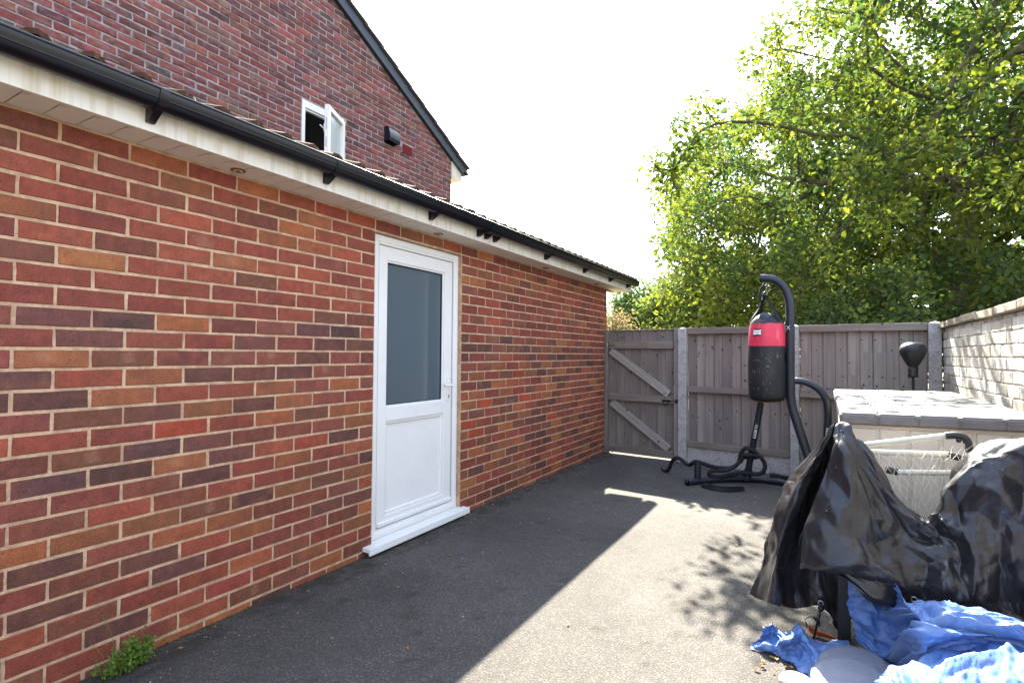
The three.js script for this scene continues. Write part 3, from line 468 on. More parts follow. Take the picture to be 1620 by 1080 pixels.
// ---------------------------------------------------------------- white painted wall
{
  const X = 3.3, z0 = -6.03, L = 9.5, w = thing('boundary_wall', 'flaking white-painted brick wall with rough stone coping', 'wall', [X, 0, z0], undefined, -Math.PI / 2); // local x runs towards the camera, z out to the yard
  const wall = mesh('wall_core', box(0.002, L, -0.05, 1.475, -0.22, -0.007), M.whiteMortar, w), list = [], R = rng(61), wt = {}; for (let k = 0; k < 16; k++) wt[k] = 1;
  for (let r = 0; r < 19; r++) for (let k = 0; k < 43; k++) { const a = k * BL + (r % 2 ? -0.112 : 0), b = a + BL, a2 = Math.max(a, 0.004); if (b > L || b - a2 < 0.05) continue; list.push([(a2 + b) / 2 + (R() - 0.5) * 0.008, 0.04 + r * 0.0765 + (R() - 0.5) * 0.004, b - a2 - 0.007 - 0.006 * R(), 0.0765 - 0.006 - 0.004 * R(), pick(R, wt)]); }
  layBricks(wall, list, M.whiteBrick, 62, 0.005, 0.014, 260, 'brick_courses');
  const vs = Array.from({ length: 5 }, (_, i) => { const g = plain(new RoundedBoxGeometry(0.445, 0.052, 0.30, 2, 0.008)), p = g.attributes.position; for (let k = 0; k < p.count; k++) { const n = n3(p.getX(k) * 9 + i * 7, p.getY(k) * 9, p.getZ(k) * 9, 60) - 0.5; p.setY(k, p.getY(k) + 0.005 * n); p.setZ(k, p.getZ(k) + 0.008 * n); } g.computeVertexNormals(); return boxUV(g, 1.4, i * 0.3, i * 0.17); });
  for (let i = 0; i < 21; i++) { const c = mesh('coping_stone', vs[i % 5], M.copingStone, w); c.position.set(0.226 + i * 0.452, 1.503 + 0.004 * (i % 3), -0.115); c.rotation.set(0.004 * (i % 2), 0, 0.003 * ((i * 7) % 3 - 1)); }
}
console.log('walls', Math.round(performance.now()));
// ---------------------------------------------------------------- storage shed
{
  const s = thing('storage_shed', 'low cream resin storage shed with grey tiled lid', 'storage shed', [2.47, 0, -3.15]); s.rotation.z = 0.018;
  const W = 0.79, D = 2.15, H = 0.885, cream = std({ map: tex(256, 256, (u, v) => { const n = 0.5 * vn(u * 8, v * 8, 201, 8, 8) + 0.5 * vn(u * 60, v * 60, 202, 60, 60); return [0.80 - 0.05 * n, 0.765 - 0.05 * n, 0.72 - 0.055 * n]; }), roughness: 0.6 });
  const grey = std({ map: tex(256, 256, (u, v) => { const n = 0.5 * vn(u * 9, v * 9, 205, 9, 9) + 0.5 * vn(u * 70, v * 70, 206, 70, 70); return [0.37 + 0.08 * n, 0.365 + 0.08 * n, 0.365 + 0.08 * n]; }), bumpMap: sand, bumpScale: 0.001, roughness: 0.7 }), dark = std({ map: tex(256, 256, (u, v) => { const n = vn(u * 40, v * 40, 207, 40, 40); return [0.36 + 0.05 * n, 0.345 + 0.05 * n, 0.35 + 0.05 * n]; }), roughness: 0.65 });
  mesh('body', rbox(0.035, W - 0.01, 0, H, -D + 0.04, -0.04, 0.012), cream, s);
  for (let i = 0; i < 6; i++) mesh('front_panel', rbox(0.045 + i * 0.122, 0.045 + i * 0.122 + 0.106, 0.04, H - 0.02, -0.042, -0.032, 0.004), cream, s);
  for (let i = 0; i < 9; i++) mesh('side_panel', rbox(0.027, 0.037, 0.04, H - 0.02, -0.27 - i * 0.228, -0.06 - i * 0.228, 0.004), cream, s);
  const lid = mesh('lid', [rbox(0, W, H, H + 0.05, -D, 0, 0.010)], dark, s);
  const tg = Array.from({ length: 4 }, (_, i) => boxUV(plain(rbox(-0.0755, 0.0755, 0, 0.014, -0.128, 0.128, 0.005)), 1, i * 0.37, i * 0.21));
  const R = rng(71); for (let i = 0; i < 5; i++) for (let j = 0; j < 8; j++) { const t = mesh('lid_tile', tg[(i * 3 + j) % 4], grey, lid); t.position.set(0.083 + i * 0.156, H + 0.044 + 0.0008 * R(), -0.136 - j * 0.266); t.rotation.x = 0.012; }
  for (let i = 1; i < 5; i++) mesh('lid_tab', rbox(0.161 - 0.156 + i * 0.156 - 0.011, 0.161 - 0.156 + i * 0.156 + 0.011, H + 0.036, H + 0.053, -0.02, 0.004, 0.003), grey, lid);
  for (let i = 0; i < 5; i++) mesh('lid_edge_panel', rbox(0.008 + i * 0.156, 0.156 + i * 0.156, H + 0.004, H + 0.036, -0.002, 0.004, 0.003), dark, lid);
  mesh('clasp', rbox(0.70, 0.74, H + 0.028, H + 0.036, 0.003, 0.009, 0.002), M.upvc, lid);
}
// ---------------------------------------------------------------- reflex ball on its pole
{
  const x = 3.05, z = -5.72, s = thing('reflex_punch_ball', 'black pear-shaped punch ball on a pole behind the storage shed', 'punch ball', [x, 0, z]);
  const pu = std({ color: 0x15191d, roughness: 0.5 });
  mesh('ball', new THREE.LatheGeometry([[0.0, 1.352], [0.03, 1.351], [0.06, 1.343], [0.085, 1.324], [0.098, 1.296], [0.098, 1.272], [0.09, 1.245], [0.072, 1.205], [0.052, 1.168], [0.036, 1.142], [0.033, 1.13], [0, 1.13]].map(([a, b]) => new THREE.Vector2(a, b)), 28), pu, s);
  mesh('collar', new THREE.LatheGeometry([[0.0, 1.14], [0.036, 1.138], [0.0375, 1.12], [0.0345, 1.08], [0.037, 1.062], [0.037, 1.05], [0, 1.048]].map(([a, b]) => new THREE.Vector2(a, b)), 20), pu, s);
  mesh('pole', new THREE.CylinderGeometry(0.011, 0.011, 1.0, 14).translate(0, 0.55, 0), M.blackIron, s);
  mesh('base', new THREE.LatheGeometry([[0, 0.08], [0.05, 0.08], [0.16, 0.055], [0.20, 0.03], [0.20, 0], [0, 0]].map(([a, b]) => new THREE.Vector2(a, b)), 24), M.blackPlastic, s);
}
// ---------------------------------------------------------------- print on curved surfaces: a canvas texture on a patch just off the surface
function printTexture(w, h, draw) {
  const c = document.createElement('canvas'); c.width = w; c.height = h; const k = c.getContext('2d'); draw(k, w, h); const t = new THREE.CanvasTexture(c); t.colorSpace = THREE.SRGBColorSpace; t.magFilter = THREE.LinearFilter; return t;
}
function tubePatch(a, b, r, facing, half) { // a strip round a straight tube from a to b, centred on the direction facing
  const ax = b.clone().sub(a).normalize(), f = facing.clone().addScaledVector(ax, -facing.dot(ax)).normalize(), s = ax.clone().cross(f), P = [], U = [], I = [], n = 10;
  for (let i = 0; i <= n; i++) for (let j = 0; j < 2; j++) { const t = lerp(-half, half, i / n), p = (j ? b : a).clone().addScaledVector(f, r * Math.cos(t)).addScaledVector(s, r * Math.sin(t)); P.push(p.x, p.y, p.z); U.push(j, i / n); }
  for (let i = 0; i < n; i++) { const k = 2 * i; I.push(k, k + 1, k + 3, k, k + 3, k + 2); }
  const g = new THREE.BufferGeometry(); g.setAttribute('position', new THREE.Float32BufferAttribute(P, 3)); g.setAttribute('uv', new THREE.Float32BufferAttribute(U, 2)); g.setIndex(I); g.computeVertexNormals(); return g;
}
// ---------------------------------------------------------------- punch bag stand
{
  const paint = std({ color: 0x1a212b, roughness: 0.42 }), s = thing('punch_bag_stand', 'dark steel punch bag stand with curved arm and arched braces', 'bag stand', [2.0, 0, -5.4]);
  const rel = (pts) => pts.map(([x, y, z]) => [x - 2.0, y, z + 5.4]);
  const up = mesh('upright', [tube(rel([[2.37, 0.03, -5.22], [2.32, 0.18, -5.24], [2.245, 0.42, -5.27], [2.17, 0.67, -5.29], [2.135, 0.82, -5.3], [2.128, 1.0, -5.3], [2.128, 1.3, -5.3], [2.128, 1.6, -5.3], [2.12, 1.72, -5.3], [2.085, 1.83, -5.3], [2.02, 1.90, -5.3], [1.95, 1.925, -5.3], [1.895, 1.93, -5.3]]), 0.0365, 90, 18)], paint, s);
  mesh('end_cap', new THREE.CylinderGeometry(0.0375, 0.0375, 0.01, 20).rotateZ(Math.PI / 2).translate(-0.108, 1.93, 0.1), M.blackPlastic, up);
  mesh('hook', [new THREE.TorusGeometry(0.016, 0.004, 8, 18).translate(-0.075, 1.878, 0.1)], M.metal, up);
  const right = [[2.13, 1.0, -5.31], [2.19, 1.005, -5.32], [2.27, 0.985, -5.33], [2.345, 0.935, -5.34], [2.395, 0.86, -5.35], [2.412, 0.77, -5.36], [2.412, 0.65, -5.37], [2.40, 0.45, -5.38], [2.38, 0.03, -5.40]];
  const left = [[2.115, 1.0, -5.32], [2.06, 1.0, -5.36], [1.98, 0.97, -5.42], [1.91, 0.89, -5.47], [1.872, 0.78, -5.5], [1.83, 0.55, -5.53], [1.775, 0.26, -5.57], [1.735, 0.03, -5.6]];
  const br = mesh('brace', tube(rel(right), 0.029, 60, 16), paint, s), bl = mesh('brace', tube(rel(left), 0.029, 60, 16), paint, s);
  const baseC = [[1.27, 0.032, -5.157], [1.38, 0.032, -5.30], [1.55, 0.032, -5.49], [1.74, 0.032, -5.62], [1.9, 0.032, -5.66], [2.06, 0.032, -5.62], [2.25, 0.032, -5.47], [2.4, 0.032, -5.28], [2.5, 0.032, -5.05]];
  const ba = mesh('base_tube', tube(rel(baseC), 0.030, 70, 16), paint, s);
  mesh('end_plug', new THREE.SphereGeometry(0.0315, 16, 10).scale(0.6, 1, 0.6).translate(...rel([[1.266, 0.032, -5.152]])[0]), M.blackPlastic, ba);
  mesh('plate_peg', new THREE.CylinderGeometry(0.029, 0.031, 0.15, 18).translate(...rel([[1.345, 0.13, -5.255]])[0]), paint, s);
  mesh('sleeve', new THREE.CylinderGeometry(0.036, 0.036, 0.11, 18).rotateZ(-0.17).translate(...rel([[1.742, 0.075, -5.597]])[0]), paint, s);
  const letters = printTexture(512, 128, (k, w, h) => { k.fillStyle = '#06080c'; k.fillRect(0, 0, w, h); k.fillStyle = '#e8ecf2'; k.font = 'bold 104px serif'; k.textAlign = 'center'; k.textBaseline = 'middle'; k.save(); k.translate(w / 2, h / 2 + 4); k.scale(0.86, 1); k.fillText('EVERLAST', 0, 0); k.restore(); });
  const pm = std({ map: letters, roughness: 0.5 }), cam = V3(CAM.x - 1.9, 0, 5.4);
  const lv = (p) => V3(...rel([p])[0]);
  mesh('printed_sticker', tubePatch(lv([1.809, 0.44, -5.543]), lv([1.839, 0.60, -5.525]), 0.0297, cam, 0.75), pm, bl);
  mesh('printed_sticker', tubePatch(lv([2.4005, 0.455, -5.38]), lv([2.4105, 0.615, -5.372]), 0.0297, cam, 0.75), pm, br);
  mesh('printed_sticker', tubePatch(lv([2.128, 1.445, -5.3]), lv([2.128, 1.505, -5.3]), 0.0372, V3(-0.4, 0, 1), 0.7), std({ map: printTexture(128, 128, (k, w, h) => { k.fillStyle = '#0a0d13'; k.fillRect(0, 0, w, h); k.strokeStyle = '#c4ccd8'; k.lineWidth = 12; k.beginPath(); k.moveTo(24, 24); k.lineTo(104, 104); k.moveTo(104, 24); k.lineTo(24, 104); k.stroke(); k.fillStyle = '#c4ccd8'; k.font = 'bold 40px sans-serif'; k.textAlign = 'center'; k.fillText('E', 64, 78); }), roughness: 0.5 }), up);

  // the bag
  const b = thing('punch_bag', 'scuffed black punch bag with red band hanging from the stand', 'punch bag', [1.94, 0.79, -5.3]);
  const vinyl = phys({ map: tex(1024, 512, (u, v) => {
    const n = vn(u * 30, v * 14, 211, 30), f = vn(u * 160, v * 80, 212, 160), scr = smooth(0.80, 0.92, vn(u * 140, v * 18, 213, 140)) * smooth(0.5, 0.8, vn(u * 9, v * 5, 214, 9)), sc2 = smooth(0.78, 0.9, vn(u * 60 + v * 9, v * 70, 215, 60)) * smooth(0.5, 0.75, vn(u * 7, v * 4, 216, 7)), br = smooth(0.6, 0.8, vn(u * 4, v * 3, 217, 4));
    const base = [0.10 + 0.05 * br, 0.115 + 0.035 * br, 0.14 + 0.02 * br], a = clamp(0.5 * scr + 0.6 * sc2 + 0.12 * (n - 0.4)); return base.map((c, i) => lerp(c * (0.85 + 0.3 * f), [0.62, 0.58, 0.5][i], a));
  }), roughness: 0.5, specularIntensity: 0.7 });
  const lat = (pts, wob = 0.006, tw = 0) => { const g = new THREE.LatheGeometry(pts.map(([a, c]) => new THREE.Vector2(a, c)), 48), p = g.attributes.position; for (let i = 0; i < p.count; i++) { const x = p.getX(i), y = p.getY(i), z = p.getZ(i), an = Math.atan2(z, x), r = Math.hypot(x, z), k = 1 + wob * (2 * n3(Math.cos(an) * 2, y * 6, Math.sin(an) * 2, 220) - 1) / 0.155 + tw * Math.sin(an * 9) * smooth(0.62, 0.74, y); p.setX(i, x * k); p.setZ(i, z * k); } g.computeVertexNormals(); return g; };
  const body = mesh('bag_body', lat([[0, 0.022], [0.09, 0.025], [0.135, 0.04], [0.152, 0.075], [0.156, 0.14], [0.157, 0.25], [0.156, 0.38], [0.154, 0.46], [0.1515, 0.525]]), vinyl, b);
  mesh('bottom_strap', [rbox(-0.135, 0.135, 0.016, 0.026, -0.022, 0.022, 0.003), rbox(-0.022, 0.022, 0.012, 0.022, -0.135, 0.135, 0.003)], std({ color: 0x8a6a3c, roughness: 0.9 }), body);
  const redV = phys({ map: tex(256, 256, (u, v) => { const n = 0.5 * vn(u * 12, v * 6, 221, 12) + 0.5 * vn(u * 90, v * 40, 222, 90), st = smooth(0.75, 0.9, vn(u * 80, v * 2, 223, 80)); return [lerp(0.78 + 0.07 * n, 0.9, 0.35 * st), lerp(0.17 + 0.05 * n, 0.55, 0.35 * st), lerp(0.27 + 0.05 * n, 0.55, 0.35 * st)]; }), roughness: 0.5 });
  const band = mesh('red_band', lat([[0.153, 0.522], [0.1535, 0.55], [0.151, 0.62], [0.144, 0.68], [0.134, 0.725]], 0.005, 0.012), redV, b);
  const top = mesh('top_cover', lat([[0.135, 0.722], [0.118, 0.752], [0.085, 0.79], [0.05, 0.812], [0.03, 0.82], [0, 0.822]], 0.012, 0.03), vinyl, b);
  mesh('top_flap', new THREE.SphereGeometry(0.045, 16, 10).scale(1, 0.9, 0.5).translate(-0.01, 0.782, 0.085), std({ color: 0x39414f, roughness: 0.7 }), top);
  const badgeMap = printTexture(256, 160, (k, w, h) => { k.fillStyle = '#2b2e34'; k.fillRect(0, 0, w, h); k.fillStyle = '#e9e9e6'; k.beginPath(); k.moveTo(8, 22); k.lineTo(60, 34); k.lineTo(196, 34); k.lineTo(248, 22); k.lineTo(236, 80); k.lineTo(248, 138); k.lineTo(196, 128); k.lineTo(60, 128); k.lineTo(8, 138); k.lineTo(20, 80); k.closePath(); k.fill(); k.fillStyle = '#3a3d44'; k.textAlign = 'center'; k.font = 'bold 40px sans-serif'; k.fillText('LONSDALE', w / 2, 88, 196); k.font = 'bold 24px sans-serif'; k.fillText('LONDON', w / 2, 116, 110); });
  { const P = [], U = [], I = [], n = 10; for (let i = 0; i <= n; i++) for (let j = 0; j < 2; j++) { const t = lerp(-0.42, 0.10, i / n) + 1.28, r = j ? 0.1485 : 0.1565, y = j ? 0.675 : 0.612; P.push(r * Math.cos(Math.PI - t) * 1.01, y, r * Math.sin(Math.PI - t) * 1.01); U.push(i / n, j); } for (let i = 0; i < n; i++) { const k = 2 * i; I.push(k, k + 2, k + 1, k + 1, k + 2, k + 3); }
    const g = new THREE.BufferGeometry(); g.setAttribute('position', new THREE.Float32BufferAttribute(P, 3)); g.setAttribute('uv', new THREE.Float32BufferAttribute(U, 2)); g.setIndex(I); g.computeVertexNormals(); mesh('badge', g, std({ map: badgeMap, roughness: 0.6 }), band); }
  const web = std({ color: 0x14161b, roughness: 0.85 }), ribbon = (pts, w, dir, th = 0.003, seg = 24) => { const c = curve(pts), P = [], N = c.getPoints(seg), g = []; for (let i = 0; i < seg; i++) { const a = N[i], d = N[i + 1], s1 = dir.clone().multiplyScalar(w / 2), q = [a.clone().sub(s1), a.clone().add(s1), d.clone().add(s1), d.clone().sub(s1)]; for (const k of [0, 1, 2, 0, 2, 3]) P.push(q[k].x, q[k].y, q[k].z); const nn = q[1].clone().sub(q[0]).cross(q[2].clone().sub(q[0])).normalize().multiplyScalar(th); for (const k of [0, 2, 1, 0, 3, 2]) P.push(q[k].x + nn.x, q[k].y + nn.y, q[k].z + nn.z); } const r = new THREE.BufferGeometry(); r.setAttribute('position', new THREE.Float32BufferAttribute(P, 3)); r.computeVertexNormals(); return r; };
  const apex = [-0.015, 0.99, 0];
  for (const [x, z, k] of [[-0.115, 0.05, 0.7], [0.10, 0.07, 0.3], [-0.09, -0.08, 0.6], [0.11, -0.06, 0.4]]) mesh('strap', ribbon([[x * 1.12, 0.735, z * 1.12], [x, 0.775, z], [x * 0.55, 0.86, z * 0.5], [x * 0.28 - 0.012, 0.93, z * 0.3], apex], 0.036, V3(z, 0, -x).normalize()), web, b);
  mesh('loop_strap', tube([[-0.05, 0.93, 0.01], [-0.055, 0.99, 0.01], [-0.045, 1.05, 0.0], [-0.02, 1.075, 0]], 0.009, 20, 8), web, b);
  mesh('ring', [new THREE.TorusGeometry(0.018, 0.0035, 8, 18).translate(-0.012, 1.0, 0), new THREE.TorusGeometry(0.03, 0.003, 8, 22).scale(0.5, 1, 1).rotateZ(-0.35).translate(0.012, 1.04, 0.004)], M.metal, b);
}
// ---------------------------------------------------------------- rope and band on the ground
{
  const ropeMat = std({ color: 0x101217, roughness: 0.85 });
  const rope = (pts, r, turns) => { const c = curve(pts), L = c.getLength(), seg = Math.round(L * 130), fr = c.computeFrenetFrames(seg), P = [], I = [], n = 12; for (let i = 0; i <= seg; i++) { const p = c.getPointAt(i / seg); for (let j = 0; j < n; j++) { const a = j / n * 2 * Math.PI, q = r * (0.86 + 0.22 * Math.abs(Math.cos(1.5 * a + i / seg * L * turns))); P.push(p.x + q * (Math.cos(a) * fr.normals[i].x + Math.sin(a) * fr.binormals[i].x), p.y + q * (Math.cos(a) * fr.normals[i].y + Math.sin(a) * fr.binormals[i].y), p.z + q * (Math.cos(a) * fr.normals[i].z + Math.sin(a) * fr.binormals[i].z)); if (i < seg) { const k = i * n + j, k1 = i * n + (j + 1) % n; I.push(k, k + n, k1, k1, k + n, k1 + n); } } } const g = new THREE.BufferGeometry(); g.setAttribute('position', new THREE.Float32BufferAttribute(P, 3)); g.setIndex(I); g.computeVertexNormals(); return g; };
  const r0 = thing('battle_rope', 'thick black battle rope draped over the base of the bag stand', 'rope', [1.0, 0, -5.6]), rl = (a) => a.map(([x, y, z]) => [x - 1.0, y, z + 5.6]);
  const cords = mesh('rope_length', rope(rl([[0.965, 0.02, -5.60], [1.0, 0.05, -5.57], [1.05, 0.15, -5.50], [1.11, 0.195, -5.45], [1.17, 0.185, -5.40], [1.25, 0.16, -5.33], [1.335, 0.215, -5.255], [1.45, 0.165, -5.36], [1.55, 0.14, -5.47], [1.63, 0.15, -5.53], [1.67, 0.20, -5.55], [1.69, 0.28, -5.545], [1.735, 0.34, -5.53], [1.80, 0.325, -5.515], [1.835, 0.28, -5.55], [1.80, 0.24, -5.63], [1.73, 0.235, -5.62], [1.70, 0.26, -5.55], [1.76, 0.28, -5.51], [1.86, 0.27, -5.52], [1.90, 0.20, -5.53], [1.885, 0.13, -5.53], [1.82, 0.10, -5.54], [1.70, 0.095, -5.55], [1.60, 0.075, -5.50], [1.50, 0.06, -5.415], [1.43, 0.085, -5.355], [1.46, 0.12, -5.37], [1.58, 0.125, -5.47], [1.68, 0.20, -5.535], [1.72, 0.27, -5.53]]), 0.0185, 62), ropeMat, r0);
  mesh('rope_tail', rope(rl([[1.93, 0.085, -5.66], [2.0, 0.085, -5.66], [2.08, 0.06, -5.70], [2.16, 0.02, -5.74], [2.22, 0.02, -5.72], [2.26, 0.02, -5.66]]), 0.0185, 62), ropeMat, r0);
  mesh('end_sleeve', new THREE.CapsuleGeometry(0.021, 0.05, 4, 12).rotateZ(1.1).translate(...rl([[0.945, 0.022, -5.615]])[0]), M.blackPlastic, cords);
  const bd = [[1.40, 0.014, -5.16], [1.46, 0.014, -5.10], [1.56, 0.014, -5.07], [1.68, 0.014, -5.12], [1.75, 0.014, -5.22], [1.745, 0.014, -5.27], [1.69, 0.014, -5.25], [1.6, 0.014, -5.20], [1.5, 0.014, -5.195], [1.43, 0.014, -5.215]], c = curve(bd, true), P = [], I = [], n = 90;
  for (let i = 0; i < n; i++) { const p = c.getPointAt(i / n), t = c.getTangentAt(i / n), o = V3(t.z, 0, -t.x).multiplyScalar(0.0022), tip = 0.35 * Math.sin(i / n * 12.6); for (const [s, h] of [[-1, 0.001], [-1, 0.028], [1, 0.028], [1, 0.001]]) P.push(p.x + s * o.x + tip * 0.012 * (h > 0.01 ? 1 : 0) * t.z, h + 0.002, p.z + s * o.z - tip * 0.012 * (h > 0.01 ? 1 : 0) * t.x); const k = i * 4, m = ((i + 1) % n) * 4; for (let q = 0; q < 4; q++) I.push(k + q, m + q, k + (q + 1) % 4, k + (q + 1) % 4, m + q, m + (q + 1) % 4); }
  const g = new THREE.BufferGeometry(); g.setAttribute('position', new THREE.Float32BufferAttribute(P, 3)); g.setIndex(I); g.computeVertexNormals();
  tag(mesh('resistance_band', g, std({ color: 0x14171d, roughness: 0.6 })), 'flat black resistance band looped on the tarmac by the bag stand', 'exercise band');
}
console.log('sports', Math.round(performance.now()));

// ---------------------------------------------------------------- cloth: a sheet through control points, then relaxed so that its spare length buckles into folds
function spline(P, u) { // Catmull-Rom through an array of Vector3, u from 0 to n - 1
  const n = P.length, i = Math.min(n - 2, Math.floor(u)), t = u - i, a = P[Math.max(0, i - 1)], b = P[i], c = P[i + 1], d = P[Math.min(n - 1, i + 2)], k = 0.5;
  const f = (p0, p1, p2, p3) => p1 + t * (k * (p2 - p0) + t * (2 * k * p0 + (k - 3) * p1 + (3 - 2 * k) * p2 - k * p3 + t * (-k * p0 + (2 - k) * p1 + (k - 2) * p2 + k * p3)));
  return V3(f(a.x, b.x, c.x, d.x), f(a.y, b.y, c.y, d.y), f(a.z, b.z, c.z, d.z));
}
function facet(u, v, s) { // flat triangles between random heights: how stiff sheet creases
  const k = (u + v) * 0.366, x = u + k, y = v + k, i = Math.floor(x), j = Math.floor(y), a = x - i, b = y - j, h = (p, q) => hash(i + p, j + q, s) - 0.5;
  return a > b ? h(0, 0) * (1 - a) + h(1, 0) * (a - b) + h(1, 1) * b : h(0, 0) * (1 - b) + h(0, 1) * (b - a) + h(1, 1) * a;
}
function cloth(cols, nu, nv, o) { // cols: arrays of Vector3 from top to bottom
  const { extra = 1.04, hold = 0.02, iters = 160, seed = 1, crumple = 0.004, floor = 0.008, grav = 0.0003, pins = () => 0 } = o, N = (nu + 1) * (nv + 1), T = new Float32Array(N * 3), X = new Float32Array(N * 3), id = (i, j) => (j * (nu + 1) + i);
  const R = rng(seed), nc = cols.length;
  for (let j = 0; j <= nv; j++) { const row = cols.map((c) => spline(c, j / nv * (c.length - 1))); for (let i = 0; i <= nu; i++) { const p = spline(row, i / nu * (nc - 1)), k = id(i, j) * 3; T[k] = p.x; T[k + 1] = p.y; T[k + 2] = p.z; } }
  for (let k = 0; k < N; k++) { const q = 3 * k, s = o.freq ?? 14, m = 0.014 * (o.kick ?? 1); for (let c = 0; c < 3; c++) X[q + c] = T[q + c] + m * (n3(T[q] * s + 7 * c, T[q + 1] * s + seed, T[q + 2] * s, 230 + c + seed) - 0.5) * 2; }
  const E = [], add = (a, b, st) => { const l = Math.hypot(T[3 * a] - T[3 * b], T[3 * a + 1] - T[3 * b + 1], T[3 * a + 2] - T[3 * b + 2]); E.push([a, b, l * extra * (1 + 0.02 * (R() - 0.5)), st]); };
  for (let j = 0; j <= nv; j++) for (let i = 0; i <= nu; i++) { if (i < nu) add(id(i, j), id(i + 1, j), 0.5); if (j < nv) add(id(i, j), id(i, j + 1), 0.5); if (i < nu && j < nv) { add(id(i, j), id(i + 1, j + 1), 0.35); add(id(i + 1, j), id(i, j + 1), 0.35); } for (const [q, st] of [[3, 0.16], [8, 0.14]]) { if (i + q <= nu) add(id(i, j), id(i + q, j), st); if (j + q <= nv) add(id(i, j), id(i, j + q), st); } }
  for (let it = 0; it < iters; it++) {
    for (let k = 0; k < N; k++) { const i = k % (nu + 1), j = Math.floor(k / (nu + 1)), h = Math.max(hold, pins(i / nu, j / nv)), q = 3 * k; for (let c = 0; c < 3; c++) X[q + c] += h * (T[q + c] - X[q + c]); X[q + 1] -= grav; if (X[q + 1] < floor) X[q + 1] = floor; }
    const flip = it % 2; for (let e0 = 0; e0 < E.length; e0++) { const [a, b, l, st] = E[flip ? E.length - 1 - e0 : e0], A = 3 * a, B = 3 * b, dx = X[B] - X[A], dy = X[B + 1] - X[A + 1], dz = X[B + 2] - X[A + 2], d = Math.hypot(dx, dy, dz) || 1e-6, f = st * (d - l) / d * 0.9; X[A] += f * dx * 0.5; X[A + 1] += f * dy * 0.5; X[A + 2] += f * dz * 0.5; X[B] -= f * dx * 0.5; X[B + 1] -= f * dy * 0.5; X[B + 2] -= f * dz * 0.5; }
  }
  // sharp creases: many short folds, each a straight ridge that fades along its length
  const uv = new Float32Array(N * 2), I = []; const g = new THREE.BufferGeometry();
  for (let k = 0; k < N; k++) { uv[2 * k] = (k % (nu + 1)) / nu * (o.su ?? 1); uv[2 * k + 1] = Math.floor(k / (nu + 1)) / nv * (o.sv ?? 1); }
  for (let j = 0; j < nv; j++) for (let i = 0; i < nu; i++) { const a = id(i, j), b = id(i + 1, j), c = id(i, j + 1), d = id(i + 1, j + 1); if ((i + j) % 2) I.push(a, c, b, b, c, d); else I.push(a, c, d, a, d, b); }
  g.setAttribute('position', new THREE.BufferAttribute(X, 3)); g.setAttribute('uv', new THREE.BufferAttribute(uv, 2)); g.setIndex(I); g.computeVertexNormals();
  const nor = g.attributes.normal, cr = []; for (let k = 0; k < (o.creases ?? 60); k++) cr.push([R() * (o.su ?? 1), R() * (o.sv ?? 1), R() * Math.PI, 0.04 + 0.16 * R(), 0.006 + 0.022 * R(), (R() - 0.45) * 2 * crumple]);
  for (let k = 0; k < N; k++) { const u = uv[2 * k], v = uv[2 * k + 1]; let d = 0; const wu = u + 0.12 * (vn(u * 4, v * 4, seed + 300) - 0.5), wv = v + 0.12 * (vn(u * 4 + 9, v * 4, seed + 301) - 0.5), st = o.stretch ?? 1; for (const [sz, am] of o.facets ?? []) d += am * facet(wu / sz * st, wv / sz / st, seed + Math.round(sz * 1000)); for (const [cu, cv, an, len, wd, am] of cr) { const dx = u - cu, dy = v - cv, al = Math.abs(dx * Math.cos(an) + dy * Math.sin(an)), ac = Math.abs(-dx * Math.sin(an) + dy * Math.cos(an)); if (al < len && ac < wd) d += am * (1 - ac / wd) * (1 - (al / len) ** 2); } X[3 * k] += d * nor.array[3 * k]; X[3 * k + 1] = Math.max(floor, X[3 * k + 1] + d * nor.array[3 * k + 1]); X[3 * k + 2] += d * nor.array[3 * k + 2]; }
  g.computeVertexNormals(); return g;
}
const zc = (a) => a.map(([x, y, z]) => atZ(x, y, z)), hc = (a) => a.map(([x, y, h]) => atY(x, y, h));
function rebase(g, o) { g.translate(-o[0], -o[1], -o[2]); return g; }

